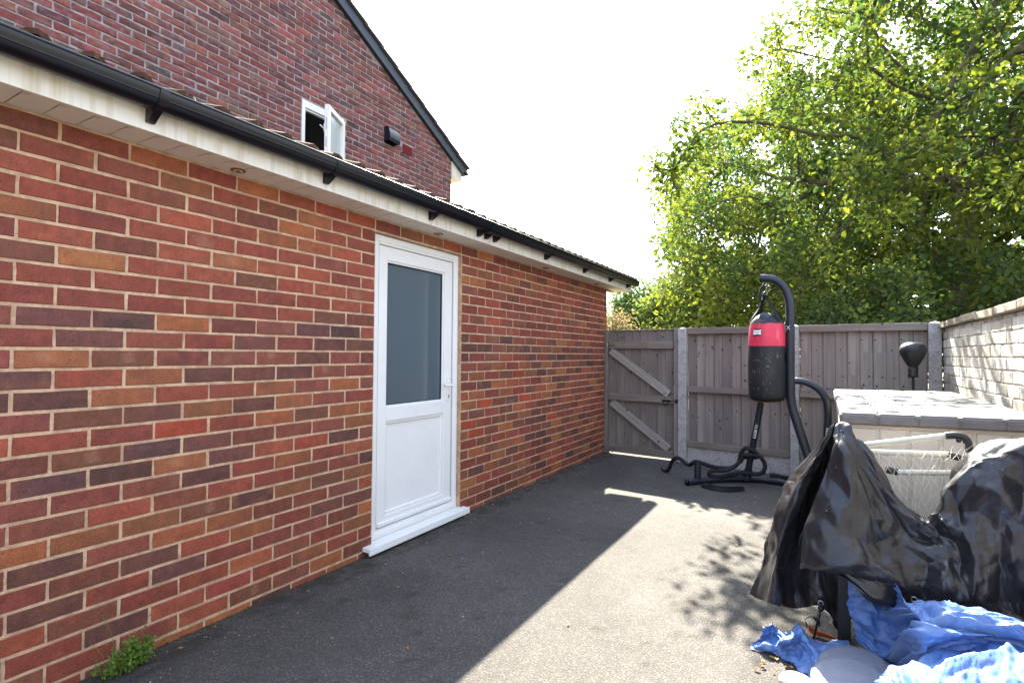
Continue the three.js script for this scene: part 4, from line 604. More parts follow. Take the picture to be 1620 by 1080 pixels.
// ---------------------------------------------------------------- black tarpaulin over a metal frame
{
  const weave = tex(512, 512, (u, v) => 0.5 + 0.25 * Math.sin(u * 512 * 0.8) * Math.sin(v * 512 * 0.8) + 0.25 * vn(u * 64, v * 64, 241, 64, 64), false);
  const black = phys({ map: tex(1024, 1024, (u, v) => { const n = 0.5 * vn(u * 8, v * 8, 243, 8, 8) + 0.5 * vn(u * 46, v * 46, 244, 46, 46), dust = smooth(0.5, 0.85, 0.6 * vn(u * 16, v * 16, 245, 16, 16) + 0.4 * vn(u * 120, v * 120, 246, 120, 120)), sp = hash(Math.floor(u * 330), Math.floor(v * 330), 247) > 0.9994; const b = 0.115 + 0.04 * n; return sp ? [0.6, 0.6, 0.6] : [b + 0.07 * dust, b + 0.065 * dust, b + 0.012 + 0.065 * dust]; }), roughness: 0.31, specularIntensity: 0.9, bumpMap: weave, bumpScale: 0.0002 });
  const A = [
    [[1321, 674, -2.76], [1262, 742, -2.83], [1230, 795, -2.86], [1208, 870, -2.84], [1190, 940, -2.79]],
    [[1322, 673, -2.75], [1280, 740, -2.72], [1250, 800, -2.68], [1228, 880, -2.65], [1222, 951, -2.66]],
    [[1323, 675, -2.76], [1300, 742, -2.88], [1280, 800, -2.88], [1260, 880, -2.82], [1258, 959, -2.76]],
    [[1324, 678, -2.76], [1312, 745, -2.84], [1302, 815, -2.80], [1294, 890, -2.72], [1300, 957, -2.68]],
    [[1327, 690, -2.78], [1332, 760, -2.84], [1334, 840, -2.86], [1335, 920, -2.84], [1336, 1006, -2.80]]].map(zc);
  const B = [
    [[1323, 676, -2.74], [1318, 706, -2.64], [1297, 772, -2.6], [1273, 835, -2.56], [1266, 893, -2.52], [1268, 897, -2.53]],
    [[1338, 674, -2.74], [1341, 705, -2.63], [1345, 775, -2.58], [1335, 840, -2.53], [1328, 894, -2.49], [1330, 903, -2.5]],
    [[1368, 706, -2.7], [1376, 760, -2.63], [1385, 820, -2.57], [1388, 872, -2.52], [1391, 916, -2.49], [1392, 944, -2.51]],
    [[1402, 756, -2.66], [1412, 792, -2.62], [1422, 838, -2.585], [1432, 882, -2.555], [1440, 922, -2.53], [1440, 955, -2.56]],
    [[1436, 800, -2.66], [1448, 828, -2.62], [1460, 858, -2.585], [1472, 892, -2.555], [1480, 924, -2.53], [1480, 958, -2.56]],
    [[1456, 826, -2.66], [1472, 836, -2.62], [1492, 860, -2.585], [1505, 892, -2.555], [1512, 923, -2.53], [1512, 961, -2.56]],
    [[1482, 818, -2.66], [1500, 826, -2.62], [1515, 856, -2.585], [1527, 894, -2.555], [1532, 930, -2.53], [1533, 966, -2.56]],
    [[1500, 775, -2.66], [1520, 796, -2.62], [1538, 840, -2.585], [1550, 892, -2.555], [1556, 942, -2.53], [1557, 970, -2.56]],
    [[1534, 726, -2.66], [1556, 760, -2.62], [1574, 818, -2.585], [1586, 890, -2.555], [1592, 962, -2.53], [1593, 981, -2.56]],
    [[1580, 712, -2.66], [1602, 752, -2.62], [1616, 814, -2.585], [1626, 894, -2.555], [1634, 982, -2.53], [1635, 1000, -2.56]],
    [[1628, 696, -2.66], [1650, 742, -2.62], [1664, 812, -2.585], [1674, 902, -2.555], [1684, 1004, -2.53], [1685, 1024, -2.56]],
    [[1690, 690, -2.66], [1706, 742, -2.62], [1720, 812, -2.585], [1732, 902, -2.555], [1744, 1028, -2.53], [1745, 1046, -2.56]]].map(zc);
  for (const [i, c] of B.entries()) { const t = c[0]; c.unshift(V3(t.x + 0.01, Math.max(0.3, t.y - (i > 6 ? 0.02 : 0.05)), t.z - (i > 6 ? 0.14 : 0.05)), ); c.unshift(V3(t.x + 0.015, Math.max(0.25, t.y - 0.25), t.z - (i > 6 ? 0.22 : 0.07))); }
  const o = [2.45, 0, -2.6], tp = thing('black_tarpaulin', 'crumpled glossy black tarpaulin peaked over a metal frame', 'tarpaulin', o);
  const pinA = (u, v) => v < 0.03 ? 0.5 : (u < 0.04 ? 0.12 : 0.02), pinB = (u, v) => (v > 0.22 && v < 0.34 ? 0.10 : 0.015) + (v > 0.97 ? 0.08 : 0) + (u < 0.04 ? 0.2 : 0);
  mesh('side_drape', rebase(cloth(A, 90, 110, { extra: 1.008, hold: 0.03, iters: 70, seed: 3, crumple: 0.004, creases: 40, pins: pinA, su: 0.7, sv: 0.9, freq: 4, kick: 1, facets: [[0.22, 0.03], [0.10, 0.032], [0.04, 0.009]], stretch: 1.5 }), o), black, tp);
  mesh('front_drape', rebase(cloth(B, 190, 150, { extra: 1.01, hold: 0.03, iters: 70, seed: 5, crumple: 0.005, creases: 70, pins: pinB, su: 1.2, sv: 1.1, freq: 4, kick: 1.5, facets: [[0.30, 0.05], [0.13, 0.062], [0.05, 0.014]], stretch: 1.1 }), o), black, tp);
  for (const [x, y, z] of [[1299, 955, -2.675], [1446, 949, -2.55]]) { const p = atZ(x, y - 3, z); mesh('eyelet', new THREE.TorusGeometry(0.009, 0.0032, 8, 18).translate(p.x - o[0], p.y - o[1], p.z - o[2] + 0.012), M.metal, tp); }
  const fr = thing('metal_frame', 'square black metal leg and rail under the black tarpaulin', 'frame', [2.455, 0, -2.735]), bk = std({ color: 0x2a2c31, roughness: 0.45, metalness: 0.2 });
  mesh('leg', rbox(-0.024, 0.024, 0, 0.86, -0.024, 0.024, 0.004), bk, fr); mesh('leg', rbox(0.56, 0.608, 0, 0.78, -0.024, 0.024, 0.004), bk, fr);
  mesh('rail', rbox(0.0245, 0.56, 0.10, 0.135, -0.015, 0.015, 0.004), bk, fr);
  // cord from the eyelet, and the orange strap
  const e = atZ(1299, 954, -2.66), f = atY(1287, 1012, 0.02);
  const bc = thing('bungee_cord', 'thin black bungee cord hanging from the tarpaulin eyelet', 'cord', [f.x, 0, f.z]), rl = (p) => [p.x - f.x, p.y, p.z - f.z];
  mesh('cord', tube([rl(e), [(e.x - f.x) * 0.8, e.y - 0.05, e.z - f.z + 0.015], [0.02, 0.12, 0.01], [0, 0.02, 0]], 0.0045, 30, 8), M.blackPlastic, bc);
  mesh('hook', ball(...rl(e.clone().add(V3(0, -0.018, 0.012))), 0.012), M.blackPlastic, bc);
}
function strapGeo(pts, w, th = 0.002) { // a flat strap standing on edge or lying, side vector given per point
  const c = curve(pts.map((p) => p.slice(0, 3))), n = 60, P = [], I = [], U = []; const side = (t) => { const k = t * (pts.length - 1), i = Math.min(pts.length - 2, Math.floor(k)), q = k - i; return V3(...pts[i].slice(3)).lerp(V3(...pts[i + 1].slice(3)), q).normalize(); };
  for (let i = 0; i <= n; i++) { const p = c.getPoint(i / n), s = side(i / n).multiplyScalar(w / 2), t = c.getTangent(i / n), nn = t.clone().cross(s).normalize().multiplyScalar(th / 2); for (const [a, b] of [[-1, -1], [1, -1], [1, 1], [-1, 1]]) P.push(p.x + a * s.x + b * nn.x, p.y + a * s.y + b * nn.y, p.z + a * s.z + b * nn.z); if (i < n) for (let q = 0; q < 4; q++) { const k = i * 4, m = k + 4; I.push(k + q, m + q, k + (q + 1) % 4, k + (q + 1) % 4, m + q, m + (q + 1) % 4); } }
  const g = new THREE.BufferGeometry(); g.setAttribute('position', new THREE.Float32BufferAttribute(P, 3)); g.setIndex(I); g.computeVertexNormals(); return g;
}
{
  const a = atY(1275, 985, 0.06), b = atY(1290, 1000, 0.02), c = atY(1326, 1013, 0.015), s = thing('orange_strap', 'bright orange webbing strap with black end on the tarmac', 'strap', [b.x, 0, b.z]), r = (p, dx = 0, dy = 0, dz = 0) => [p.x - b.x + dx, p.y + dy, p.z - b.z + dz];
  mesh('webbing', strapGeo([[...r(a, 0.012, -0.02, 0.0), 0, 1, 0.2], [...r(b), 0.1, 1, 0.5], [...r(b, 0.06, 0.0, 0.01), 0, 0.7, 0.7], [...r(c), 0, 0.5, 0.8]], 0.030), std({ color: 0xd9561c, roughness: 0.7 }), s);
  mesh('black_end', strapGeo([[...r(a, 0.055, 0.005, -0.01), 0, 1, 0.1], [...r(a, 0.025, 0.03, -0.005), 0, 0.4, 1], [...r(a, -0.002, 0.012, 0.0), 0, 0.3, 1], [...r(a, 0.006, -0.015, 0.0), 0, 0.8, 0.4]], 0.030), std({ color: 0x1b1b20, roughness: 0.6 }), s);
}
// ---------------------------------------------------------------- blue tarpaulins
const blue = phys({ map: tex(1024, 1024, (u, v) => { const n = 0.5 * vn(u * 10, v * 10, 251, 10, 10) + 0.5 * vn(u * 60, v * 60, 252, 60, 60), w = smooth(0.72, 0.85, vn(u * 90, v * 90, 253, 90, 90)), dst = smooth(0.45, 0.8, vn(u * 14, v * 14, 254, 14, 14)); return [0.27 + 0.05 * n + 0.03 * w + 0.04 * dst, 0.40 + 0.04 * n + 0.03 * w + 0.03 * dst, 0.62 + 0.04 * n + 0.02 * w]; }), roughness: 0.42, specularIntensity: 1, bumpMap: tex(512, 512, (u, v) => 0.5 * vn(u * 50, v * 50, 255, 50, 50) + 0.5 * vn(u * 20, v * 20, 256, 20, 20), false), bumpScale: 0.0012 });
{
  const C = [
    zc([[1344, 880, -2.60], [1344, 930, -2.59], [1348, 975, -2.57], [1352, 1005, -2.55]]),
    zc([[1375, 890, -2.59], [1374, 945, -2.56], [1376, 1000, -2.53], [1380, 1030, -2.50]]),
    zc([[1404, 905, -2.57], [1403, 960, -2.53], [1406, 1015, -2.48], [1410, 1048, -2.45]]),
    [...hc([[1436, 948, 0.36], [1436, 960, 0.37]]), ...zc([[1437, 1000, -2.28], [1438, 1046, -2.24]])],
    hc([[1462, 950, 0.36], [1464, 964, 0.38], [1462, 992, 0.365], [1462, 1040, 0.28]]),
    hc([[1505, 952, 0.36], [1508, 968, 0.385], [1510, 992, 0.37], [1512, 1030, 0.30]]),
    hc([[1560, 962, 0.36], [1566, 976, 0.385], [1568, 998, 0.37], [1575, 1026, 0.31]]),
    hc([[1620, 980, 0.35], [1626, 992, 0.38], [1630, 1010, 0.37], [1640, 1034, 0.32]]),
    hc([[1690, 1004, 0.33], [1700, 1014, 0.36], [1706, 1030, 0.355], [1716, 1052, 0.32]])];
  const o = [2.65, 0, -2.3], t = thing('blue_tarpaulin', 'sunlit pale blue tarpaulin heaped below the black tarpaulin', 'tarpaulin', o);
  mesh('rear_fold', rebase(cloth(C, 150, 90, { extra: 1.03, hold: 0.03, iters: 70, seed: 11, crumple: 0.008, creases: 120, su: 1.1, sv: 0.6, freq: 8, kick: 1.2, facets: [[0.17, 0.06], [0.075, 0.034], [0.03, 0.006]], stretch: 0.6 }), o), blue, t);
  const Dd = [
    [...hc([[1372, 1074, 0.18], [1366, 1092, 0.16], [1350, 1130, 0.12]]), atY(1330, 1190, 0.06), atY(1310, 1260, 0.02)],
    hc([[1400, 1062, 0.26], [1400, 1090, 0.29], [1395, 1140, 0.29], [1390, 1220, 0.27], [1380, 1320, 0.2]]),
    hc([[1440, 1048, 0.28], [1440, 1076, 0.33], [1440, 1130, 0.33], [1440, 1220, 0.31], [1440, 1330, 0.26]]),
    hc([[1488, 1034, 0.29], [1492, 1062, 0.34], [1496, 1120, 0.34], [1500, 1220, 0.33], [1505, 1340, 0.29]]),
    hc([[1548, 1024, 0.30], [1552, 1050, 0.345], [1560, 1110, 0.34], [1570, 1220, 0.34], [1580, 1340, 0.30]]),
    hc([[1610, 1022, 0.31], [1616, 1046, 0.345], [1626, 1110, 0.34], [1640, 1220, 0.34], [1660, 1340, 0.30]]),
    hc([[1690, 1036, 0.30], [1700, 1060, 0.34], [1716, 1120, 0.33], [1740, 1220, 0.33], [1760, 1340, 0.30]])];
  mesh('front_fold', rebase(cloth(Dd, 140, 110, { extra: 1.03, hold: 0.03, iters: 60, seed: 13, crumple: 0.007, creases: 160, su: 1.0, sv: 0.8, freq: 6, kick: 1.0, facets: [[0.17, 0.05], [0.075, 0.03], [0.03, 0.006]] }), o), blue, t);
  const lump = plain(new RoundedBoxGeometry(0.62, 0.235, 0.85, 4, 0.06).translate(0.36, 0.12, 0.42)); mesh('bundle', boxUV(lump), blue, t);
  const S = [
    hc([[1208, 990, 0.085], [1202, 1003, 0.055], [1190, 1017, 0.02], [1190, 1025, 0.01]]),
    hc([[1222, 984, 0.10], [1224, 1001, 0.05], [1214, 1017, 0.045], [1222, 1032, 0.012]]),
    hc([[1246, 992, 0.055], [1246, 1006, 0.10], [1244, 1022, 0.045], [1250, 1046, 0.012]]),
    hc([[1262, 982, 0.10], [1266, 1002, 0.10], [1272, 1026, 0.05], [1268, 1060, 0.014]]),
    hc([[1282, 1004, 0.05], [1288, 1016, 0.07], [1294, 1036, 0.06], [1290, 1070, 0.014]]),
    hc([[1310, 1012, 0.04], [1312, 1022, 0.06], [1318, 1038, 0.04], [1310, 1074, 0.02]]),
    hc([[1342, 1008, 0.05], [1345, 1020, 0.06], [1345, 1034, 0.04], [1335, 1066, 0.02]])];
  const o2 = [2.25, 0, -2.4];
  const s = tag(mesh('blue_tarpaulin', cloth(S, 110, 70, { extra: 1.09, hold: 0.03, iters: 90, seed: 17, crumple: 0.007, creases: 60, su: 0.5, sv: 0.25, freq: 22, kick: 0.9, floor: 0.006, facets: [[0.07, 0.02], [0.03, 0.009], [0.015, 0.003]] }).translate(-o2[0], 0, -o2[2]), blue), 'small crumpled blue tarpaulin corner lying on sunlit tarmac', 'tarpaulin'); s.position.set(...o2);
}
{ // grey plastic discs
  const grey = std({ map: tex(256, 256, (u, v) => { const n = 0.5 * vn(u * 8, v * 8, 261, 8, 8) + 0.5 * vn(u * 70, v * 70, 262, 70, 70); return [0.42 + 0.07 * n, 0.43 + 0.07 * n, 0.48 + 0.07 * n]; }), roughness: 0.5 }), prof = [[0, 0.036], [0.05, 0.0355], [0.095, 0.031], [0.1, 0.033], [0.118, 0.03], [0.132, 0.018], [0.132, 0.006], [0.12, 0], [0, 0]].map(([a, b]) => new THREE.Vector2(a, b));
  const disc = (p, rx, rz, label) => { const m = mesh('plastic_disc', boxUV(new THREE.LatheGeometry(prof, 40)), grey); m.position.copy(p); m.rotation.set(rx, 0, rz); tag(m, label, 'disc', 'grey plastic discs'); };
  disc(atY(1358, 1066, 0.035), 0.16, 0.05, 'grey plastic disc leaning behind another by the blue tarpaulin'); disc(atY(1350, 1088, 0.045), 0.20, 0.06, 'domed grey plastic disc lying in front of another one');
  const st = new THREE.IcosahedronGeometry(0.05, 4), p = st.attributes.position; for (let i = 0; i < p.count; i++) { const m = 0.85 + 0.3 * n3(p.getX(i) * 20, p.getY(i) * 20, p.getZ(i) * 20, 265); p.setXYZ(i, p.getX(i) * m * 1.3, Math.max(-0.025, p.getY(i) * m * 0.7), p.getZ(i) * m); } st.computeVertexNormals();
  const q = atY(1262, 1084, 0.02), m = tag(mesh('pale_stone', boxUV(st), std({ color: 0xb9b0a4, roughness: 0.9 })), 'smooth pale stone on the tarmac beside the small blue tarpaulin', 'stone'); m.position.set(q.x, 0.025, q.z);
}
// ---------------------------------------------------------------- football goal
{
  const o = [2.75, 0, -2.97], g = thing('football_goal', 'small white tube football goal with net behind the black tarpaulin', 'goal', o), white = std({ map: tex(256, 256, (u, v) => { const n = 0.5 * vn(u * 30, v * 6, 271, 30) + 0.5 * vn(u * 80, v * 50, 272, 80); return [0.85 - 0.08 * n, 0.83 - 0.09 * n, 0.77 - 0.11 * n]; }), roughness: 0.5 }), rl = (a) => a.map(([x, y, z]) => [x - o[0], y, z - o[2]]);
  const T = (a, b, r = 0.0122) => new THREE.TubeGeometry(new THREE.LineCurve3(V3(...rl([a])[0]), V3(...rl([b])[0])), 1, r, 14);
  mesh('crossbar', T([2.42, 0.785, -2.97], [2.85, 0.885, -2.95]), white, g); mesh('side_tube', T([2.42, 0.775, -2.965], [2.86, 0.803, -2.95]), white, g); mesh('lower_tube', T([2.655, 0.704, -2.95], [3.0, 0.738, -2.96]), white, g);
  mesh('post', T([2.917, 0.835, -2.95], [2.96, 0.0, -2.93]), white, g); mesh('post', T([2.60, 0.70, -2.95], [2.60, 0.0, -2.93]), white, g);
  const joint = std({ color: 0x2b2a2c, roughness: 0.55 });
  mesh('corner_joint', [tube(rl([[2.838, 0.8825, -2.95], [2.875, 0.888, -2.95], [2.903, 0.880, -2.95], [2.914, 0.858, -2.95], [2.918, 0.822, -2.95]]), 0.0155, 24, 14), ball(...rl([[2.882, 0.868, -2.94]])[0], 0.010)], joint, g);
  mesh('side_joint', T([2.845, 0.802, -2.95], [2.90, 0.79, -2.95], 0.0148), joint, g); mesh('lower_joint', T([2.625, 0.712, -2.95], [2.668, 0.7053, -2.95], 0.0148), joint, g);
  // net: diamond cells of cord hung between the bars, slack and uneven
  const R = rng(81), cord = [], nx = 13, ny = 13, node = []; for (let j = 0; j <= ny; j++) { node.push([]); for (let i = 0; i <= nx; i++) { const t = j / ny, u = (i + (j % 2) * 0.5) / nx, l = lerp(2.50, 2.70, Math.pow(t, 0.8)), r = lerp(2.93, 2.82, t); node[j].push(V3(lerp(l, r, u) + 0.016 * (R() - 0.5), lerp(lerp(0.795, 0.87, clamp(u)), 0.40, t) - 0.03 * Math.sin(Math.PI * clamp(u)) + 0.016 * (R() - 0.5), -2.925 + 0.05 * Math.sin(3 * u + 2 * t) * t + 0.02 * (R() - 0.5)).sub(V3(...o))); } }
  for (let j = 0; j < ny; j++) for (let i = 0; i <= nx; i++) for (const k of [j % 2 ? i + 1 : i - 1, i]) { if (k < 0 || k > nx) continue; const a = node[j][i], b = node[j + 1][k], m = a.clone().lerp(b, 0.5).add(V3(0.008 * (R() - 0.5), -0.006 * R(), 0.008 * (R() - 0.5))); cord.push(new THREE.TubeGeometry(new THREE.QuadraticBezierCurve3(a, m, b), 3, 0.0011, 4)); }
  mesh('net', cord, std({ color: 0xd8d2bd, roughness: 0.8 }), g);
}
console.log('cloth', Math.round(performance.now()));
// ---------------------------------------------------------------- foliage
const leafMat = (t) => phys({ vertexColors: true, roughness: 0.9, transmission: t, thickness: 0, specularIntensity: 0.35 });
M.leaf = leafMat(0.55); M.bark = std({ map: tex(512, 512, (u, v) => { const n = 0.5 * vn(u * 26, v * 7, 281, 26, 7) + 0.5 * vn(u * 90, v * 40, 282, 90, 40), l = smooth(0.6, 0.75, vn(u * 14, v * 14, 283, 14, 14)); return [0.26 + 0.17 * n + 0.05 * l, 0.235 + 0.15 * n + 0.07 * l, 0.20 + 0.12 * n + 0.03 * l]; }), bumpMap: tex(256, 256, (u, v) => vn(u * 30, v * 8, 284, 30, 8), false), bumpScale: 0.012, roughness: 1 });
class Leaves { // small folded, lobed leaves joined into one crown
  constructor(seed) { this.P = []; this.N = []; this.C = []; this.R = rng(seed); }
  leaf(p, dir, nrm, len, wid, col) {
    const s = dir.clone().cross(nrm).normalize(), n = s.clone().cross(dir).normalize(), at = (a, b, c) => p.clone().addScaledVector(dir, a * len).addScaledVector(s, b * wid).addScaledVector(n, c * wid);
    const b0 = at(0, 0, 0), tip = at(1, 0, -0.12), m1 = at(0.35, 0, 0.02), l1 = at(0.42, 0.5, 0.2), r1 = at(0.42, -0.5, 0.2), l2 = at(0.78, 0.42, 0.14), r2 = at(0.78, -0.42, 0.14);
    for (const t of [[b0, tip, l1], [tip, l2, l1], [b0, r1, tip], [tip, r1, r2]]) for (const v of t) { this.P.push(v.x, v.y, v.z); this.C.push(col[0], col[1], col[2]); }
  }
  geo() { const g = new THREE.BufferGeometry(); g.setAttribute('position', new THREE.Float32BufferAttribute(this.P, 3)); g.setAttribute('color', new THREE.Float32BufferAttribute(this.C, 3)); g.computeVertexNormals(); return g; }
}
function rndDir(R) { const z = 2 * R() - 1, a = 2 * Math.PI * R(), q = Math.sqrt(1 - z * z); return V3(q * Math.cos(a), z, q * Math.sin(a)); }
function treeFrom(root, trunkTop, targets, R, stiff = 0.72) { // each tip joins the nearest point of the tree that lies nearer the trunk; thickness adds up towards the root
  const nodes = [{ p: root, par: -1, n: 0 }]; const steps = 6; for (let i = 1; i <= steps; i++) nodes.push({ p: root.clone().lerp(trunkTop, i / steps).add(V3(0.06 * (R() - 0.5), 0, 0.06 * (R() - 0.5))), par: i - 1, n: 0 });
  targets.sort((a, b) => a.distanceTo(trunkTop) - b.distanceTo(trunkTop)); const tips = [];
  for (const t of targets) {
    let best = -1, bd = 1e9; const dt = t.distanceTo(trunkTop); for (let i = 3; i < nodes.length; i++) { const n = nodes[i].p, d = Math.sqrt((n.x - t.x) ** 2 + (n.y - t.y) ** 2 + (n.z - t.z) ** 2) + stiff * 0.5 * (nodes[i].dt ??= n.distanceTo(trunkTop)); if (d < bd) { bd = d; best = i; } }
    const a = nodes[best].p, L = a.distanceTo(t), k = Math.max(1, Math.round(L / 0.35)); let par = best;
    for (let i = 1; i <= k; i++) { const f = i / k, p = a.clone().lerp(t, f).add(V3(0.09 * (R() - 0.5), 0.05 * Math.sin(f * Math.PI) + 0.08 * (R() - 0.5), 0.09 * (R() - 0.5)).multiplyScalar(i < k ? Math.min(0.9, L * 0.22 + 0.25) : 0)); nodes.push({ p, par, n: 0 }); par = nodes.length - 1; }
    tips.push(par);
  }
  for (const t of tips) { let i = t; while (i >= 0) { nodes[i].n++; i = nodes[i].par; } }
  for (let it = 0; it < 5; it++) { // limbs bend gently rather than kink
    const sum = nodes.map(() => [0, V3(0, 0, 0)]); nodes.forEach((n) => { if (n.par >= 0) { sum[n.par][0] += n.n; sum[n.par][1].addScaledVector(n.p, n.n); } });
    const q = nodes.map((n, i) => i < 7 || !sum[i][0] ? n.p : n.p.clone().multiplyScalar(0.4).addScaledVector(nodes[n.par].p, 0.3).addScaledVector(sum[i][1], 0.3 / sum[i][0])); nodes.forEach((n, i) => { n.p = q[i]; });
  }
  return { nodes, tips };
}
function branches(nodes, r0, pow, o) {
  const G = [], rad = (n) => r0 * Math.pow(Math.max(1, n), pow); for (const n of nodes) { if (n.par < 0) continue; const q = nodes[n.par], L = n.p.distanceTo(q.p); if (L < 1e-3) continue; const ra = Math.min(rad(q.n), rad(n.n) * 1.35), rb = rad(n.n), g = new THREE.CylinderGeometry(rb, ra, L * 1.04, rb > 0.03 ? 10 : 5, 1, true); g.translate(0, L / 2, 0).applyQuaternion(new THREE.Quaternion().setFromUnitVectors(V3(0, 1, 0), n.p.clone().sub(q.p).normalize())).translate(q.p.x - o.x, q.p.y - o.y, q.p.z - o.z); G.push(g); }
  return mergeGeometries(G.map(plain));
}
function leafy(L, at, spread, count, size, palette, R, droop = 0.2) {
  const c = palette[Math.floor(R() * palette.length)];
  for (let k = 0; k < count; k++) {
    const d = rndDir(R), r = spread * Math.pow(R(), 0.5), p = at.clone().addScaledVector(d, r).add(V3(0, -droop * r * 0.4, 0)), dir = d.clone().multiplyScalar(0.7).add(rndDir(R).multiplyScalar(0.7)).add(V3(0, -droop, 0)).normalize(), b = 0.75 + 0.5 * R(), s = size * (0.65 + 0.6 * R());
    L.leaf(p, dir, rndDir(R).add(V3(0, 0.9, 0)).normalize(), s, s * 0.62, [c[0] * b, c[1] * b, c[2] * (0.8 + 0.4 * R())]);
  }
}
const inside = (x, y, P) => { let c = false; for (let i = 0, j = P.length - 1; i < P.length; j = i++) { const [a, b] = P[i], [d, e] = P[j]; if ((b > y) !== (e > y) && x < (d - a) * (y - b) / (e - b) + a) c = !c; } return c; };
const CROWN = [[1320, -40], [1292, 10], [1250, 60], [1225, 42], [1205, 90], [1180, 92], [1165, 140], [1140, 172], [1105, 190], [1085, 225], [1050, 262], [1040, 290], [1052, 330], [1046, 372], [1062, 402], [1046, 432], [1072, 470], [1085, 530], [2600, 600], [2600, -900], [1500, -900], [1400, -300]];
{ // the oak behind the fence: crown volume fills an uneven ellipsoid; its outline is where the photograph shows it
  const R = rng(91), root = V3(4.25, 0, -11.0), top = V3(4.38, 4.4, -10.9), L = new Leaves(92);
  const outline = CROWN;
  const palette = [[0.115, 0.165, 0.022], [0.16, 0.205, 0.022], [0.09, 0.145, 0.025], [0.18, 0.215, 0.022], [0.07, 0.125, 0.03]];
  const tg = []; let tries = 0;
  while (tg.length < 1500 && tries++ < 60000) {
    const p = V3(lerp(-1.2, 8.4, R()), lerp(1.2, 9.2, R()), lerp(-14.4, -7.4, R())), e = ((p.x - 4.2) / 5.4) ** 2 + ((p.y - 4.9) / 5.4) ** 2 + ((p.z + 11) / 3.6) ** 2;
    const gx = p.x + 0.41 * p.y, gz = p.z + 1.12 * p.y, wx = gx - 0.41, wz = gz - 1.12; // where its shadow would fall: the tarmac, lid and white wall are in sun
    if (gx > 0.9 && gx < 2.1 && gz > -4.7 && gz < 1) continue; if (wx > 1.9 && wx < 3.7 && wz > -6.2 && wz < 0.5 && R() < 0.80) continue;
    const near = 1 - smooth(0, 1, e); if (e > 1.15) continue; if (e < 0.25 && R() < 0.6) continue;
    const q = toPx(p); if (!inside(q[0] + 26 * (R() - 0.5), q[1] + 26 * (R() - 0.5), outline)) continue;
    if (n3(p.x * 0.9 + 4, p.y * 0.9, p.z * 0.9, 95) < 0.40 && R() < 0.75) continue; // gaps
    tg.push(p);
  }
  // sprays that reach out of the crown's left side
  for (const [x, y, Z] of [[1036, 264, -6.85], [1050, 268, -6.9], [1064, 278, -7.0], [1048, 292, -7.1], [1074, 190, -7.4], [1090, 205, -7.4], [1112, 182, -7.6], [1078, 240, -7.2], [1060, 330, -7.2], [1052, 400, -7.6], [1228, 48, -8.2], [1222, 66, -8.2], [1108, 158, -7.4], [1186, 96, -8.0]]) { const p = atZ(x, y, Z); p.spray = true; tg.push(p); }
  // the limb that hangs over the fence and dapples the tarmac
  for (let i = 0; i < 2; i++) { const p = V3(0.85 + 0.45 * R(), 3.5 + 0.5 * R(), -6.95 - 0.35 * R()); p.spray = true; tg.push(p); }
  const { nodes, tips } = treeFrom(root, top, tg, R), o = root;
  const tree = thing('oak_tree', 'large spreading oak tree with sunlit leaves behind the fence', 'tree', [root.x, 0, root.z]);
  mesh('trunk', branches(nodes, 0.0065, 0.46, o), M.bark, tree);
  const sprays = new Set(tg.filter((p) => p.spray).map((p) => p.toArray().join()));
  for (const t of tips) { const sp = sprays.has(nodes[t].p.toArray().join()); leafy(L, nodes[t].p.clone().sub(o), sp ? 0.17 : 0.30 + 0.12 * R(), sp ? 30 : 64, sp ? 0.075 : 0.09, palette, R); }
  nodes.forEach((n, i) => { if (n.n <= 8 && n.n > 0 && i > 10) leafy(L, n.p.clone().sub(o), n.n > 3 ? 0.24 : 0.18, 11, 0.088, palette, R); });
  mesh('crown', L.geo(), M.leaf, tree); console.log('oak leaves', L.P.length / 36);
}
function smallTree(name, label, category, x, z, h, rx, ry, palette, n, per, size, seed, y0 = 0.5, within) {
  const R = rng(seed), root = V3(x, 0, z), top = V3(x, h * 0.45, z), L = new Leaves(seed + 1), tg = [];
  while (tg.length < n) { const d = rndDir(R).multiplyScalar(Math.pow(R(), 0.4)), p = V3(x + d.x * rx, h - ry + d.y * ry, z + d.z * rx); if (p.y < y0) continue; if (within) { const w = toPx(p); if (!inside(w[0] - 2, w[1], within)) continue; } const q = n3(p.x * 1.3, p.y * 1.3, p.z * 1.3, seed); if (q < 0.42 && R() < 0.7) continue; tg.push(p); }
  const { nodes, tips } = treeFrom(root, top, tg, R), t = thing(name, label, category, [x, 0, z]);
  mesh('trunk', branches(nodes, 0.006, 0.46, root), M.bark, t);
  for (const k of tips) leafy(L, nodes[k].p.clone().sub(root), 0.3, per, size, palette, R, 0.3);
  mesh('crown', L.geo(), M.leaf, t);
}
smallTree('ash_tree', 'pale feathery tree showing between garage eaves and the oak', 'tree', -1.45, -13.0, 3.2, 1.0, 1.2, [[0.12, 0.19, 0.05], [0.15, 0.22, 0.05], [0.10, 0.17, 0.06]], 120, 70, 0.10, 101);
smallTree('garden_tree', 'yellow-green garden tree under the oak beyond the close-boarded fence', 'tree', 0.2, -12.2, 3.7, 1.35, 1.7, [[0.15, 0.19, 0.025], [0.19, 0.22, 0.025], [0.11, 0.15, 0.03]], 170, 70, 0.10, 105);
smallTree('sycamore_tree', 'tall dense tree standing behind the oak', 'tree', 5.2, -15.5, 9.5, 4.2, 4.4, [[0.08, 0.13, 0.025], [0.10, 0.15, 0.025], [0.13, 0.17, 0.025]], 300, 60, 0.16, 107, 0.8);
smallTree('lime_tree', 'broad light green tree filling in behind the oak crown towards the garage', 'tree', 2.4, -16.8, 8.6, 4.6, 3.9, [[0.09, 0.14, 0.025], [0.12, 0.17, 0.025], [0.15, 0.19, 0.025]], 520, 60, 0.125, 119, 0.8, CROWN);
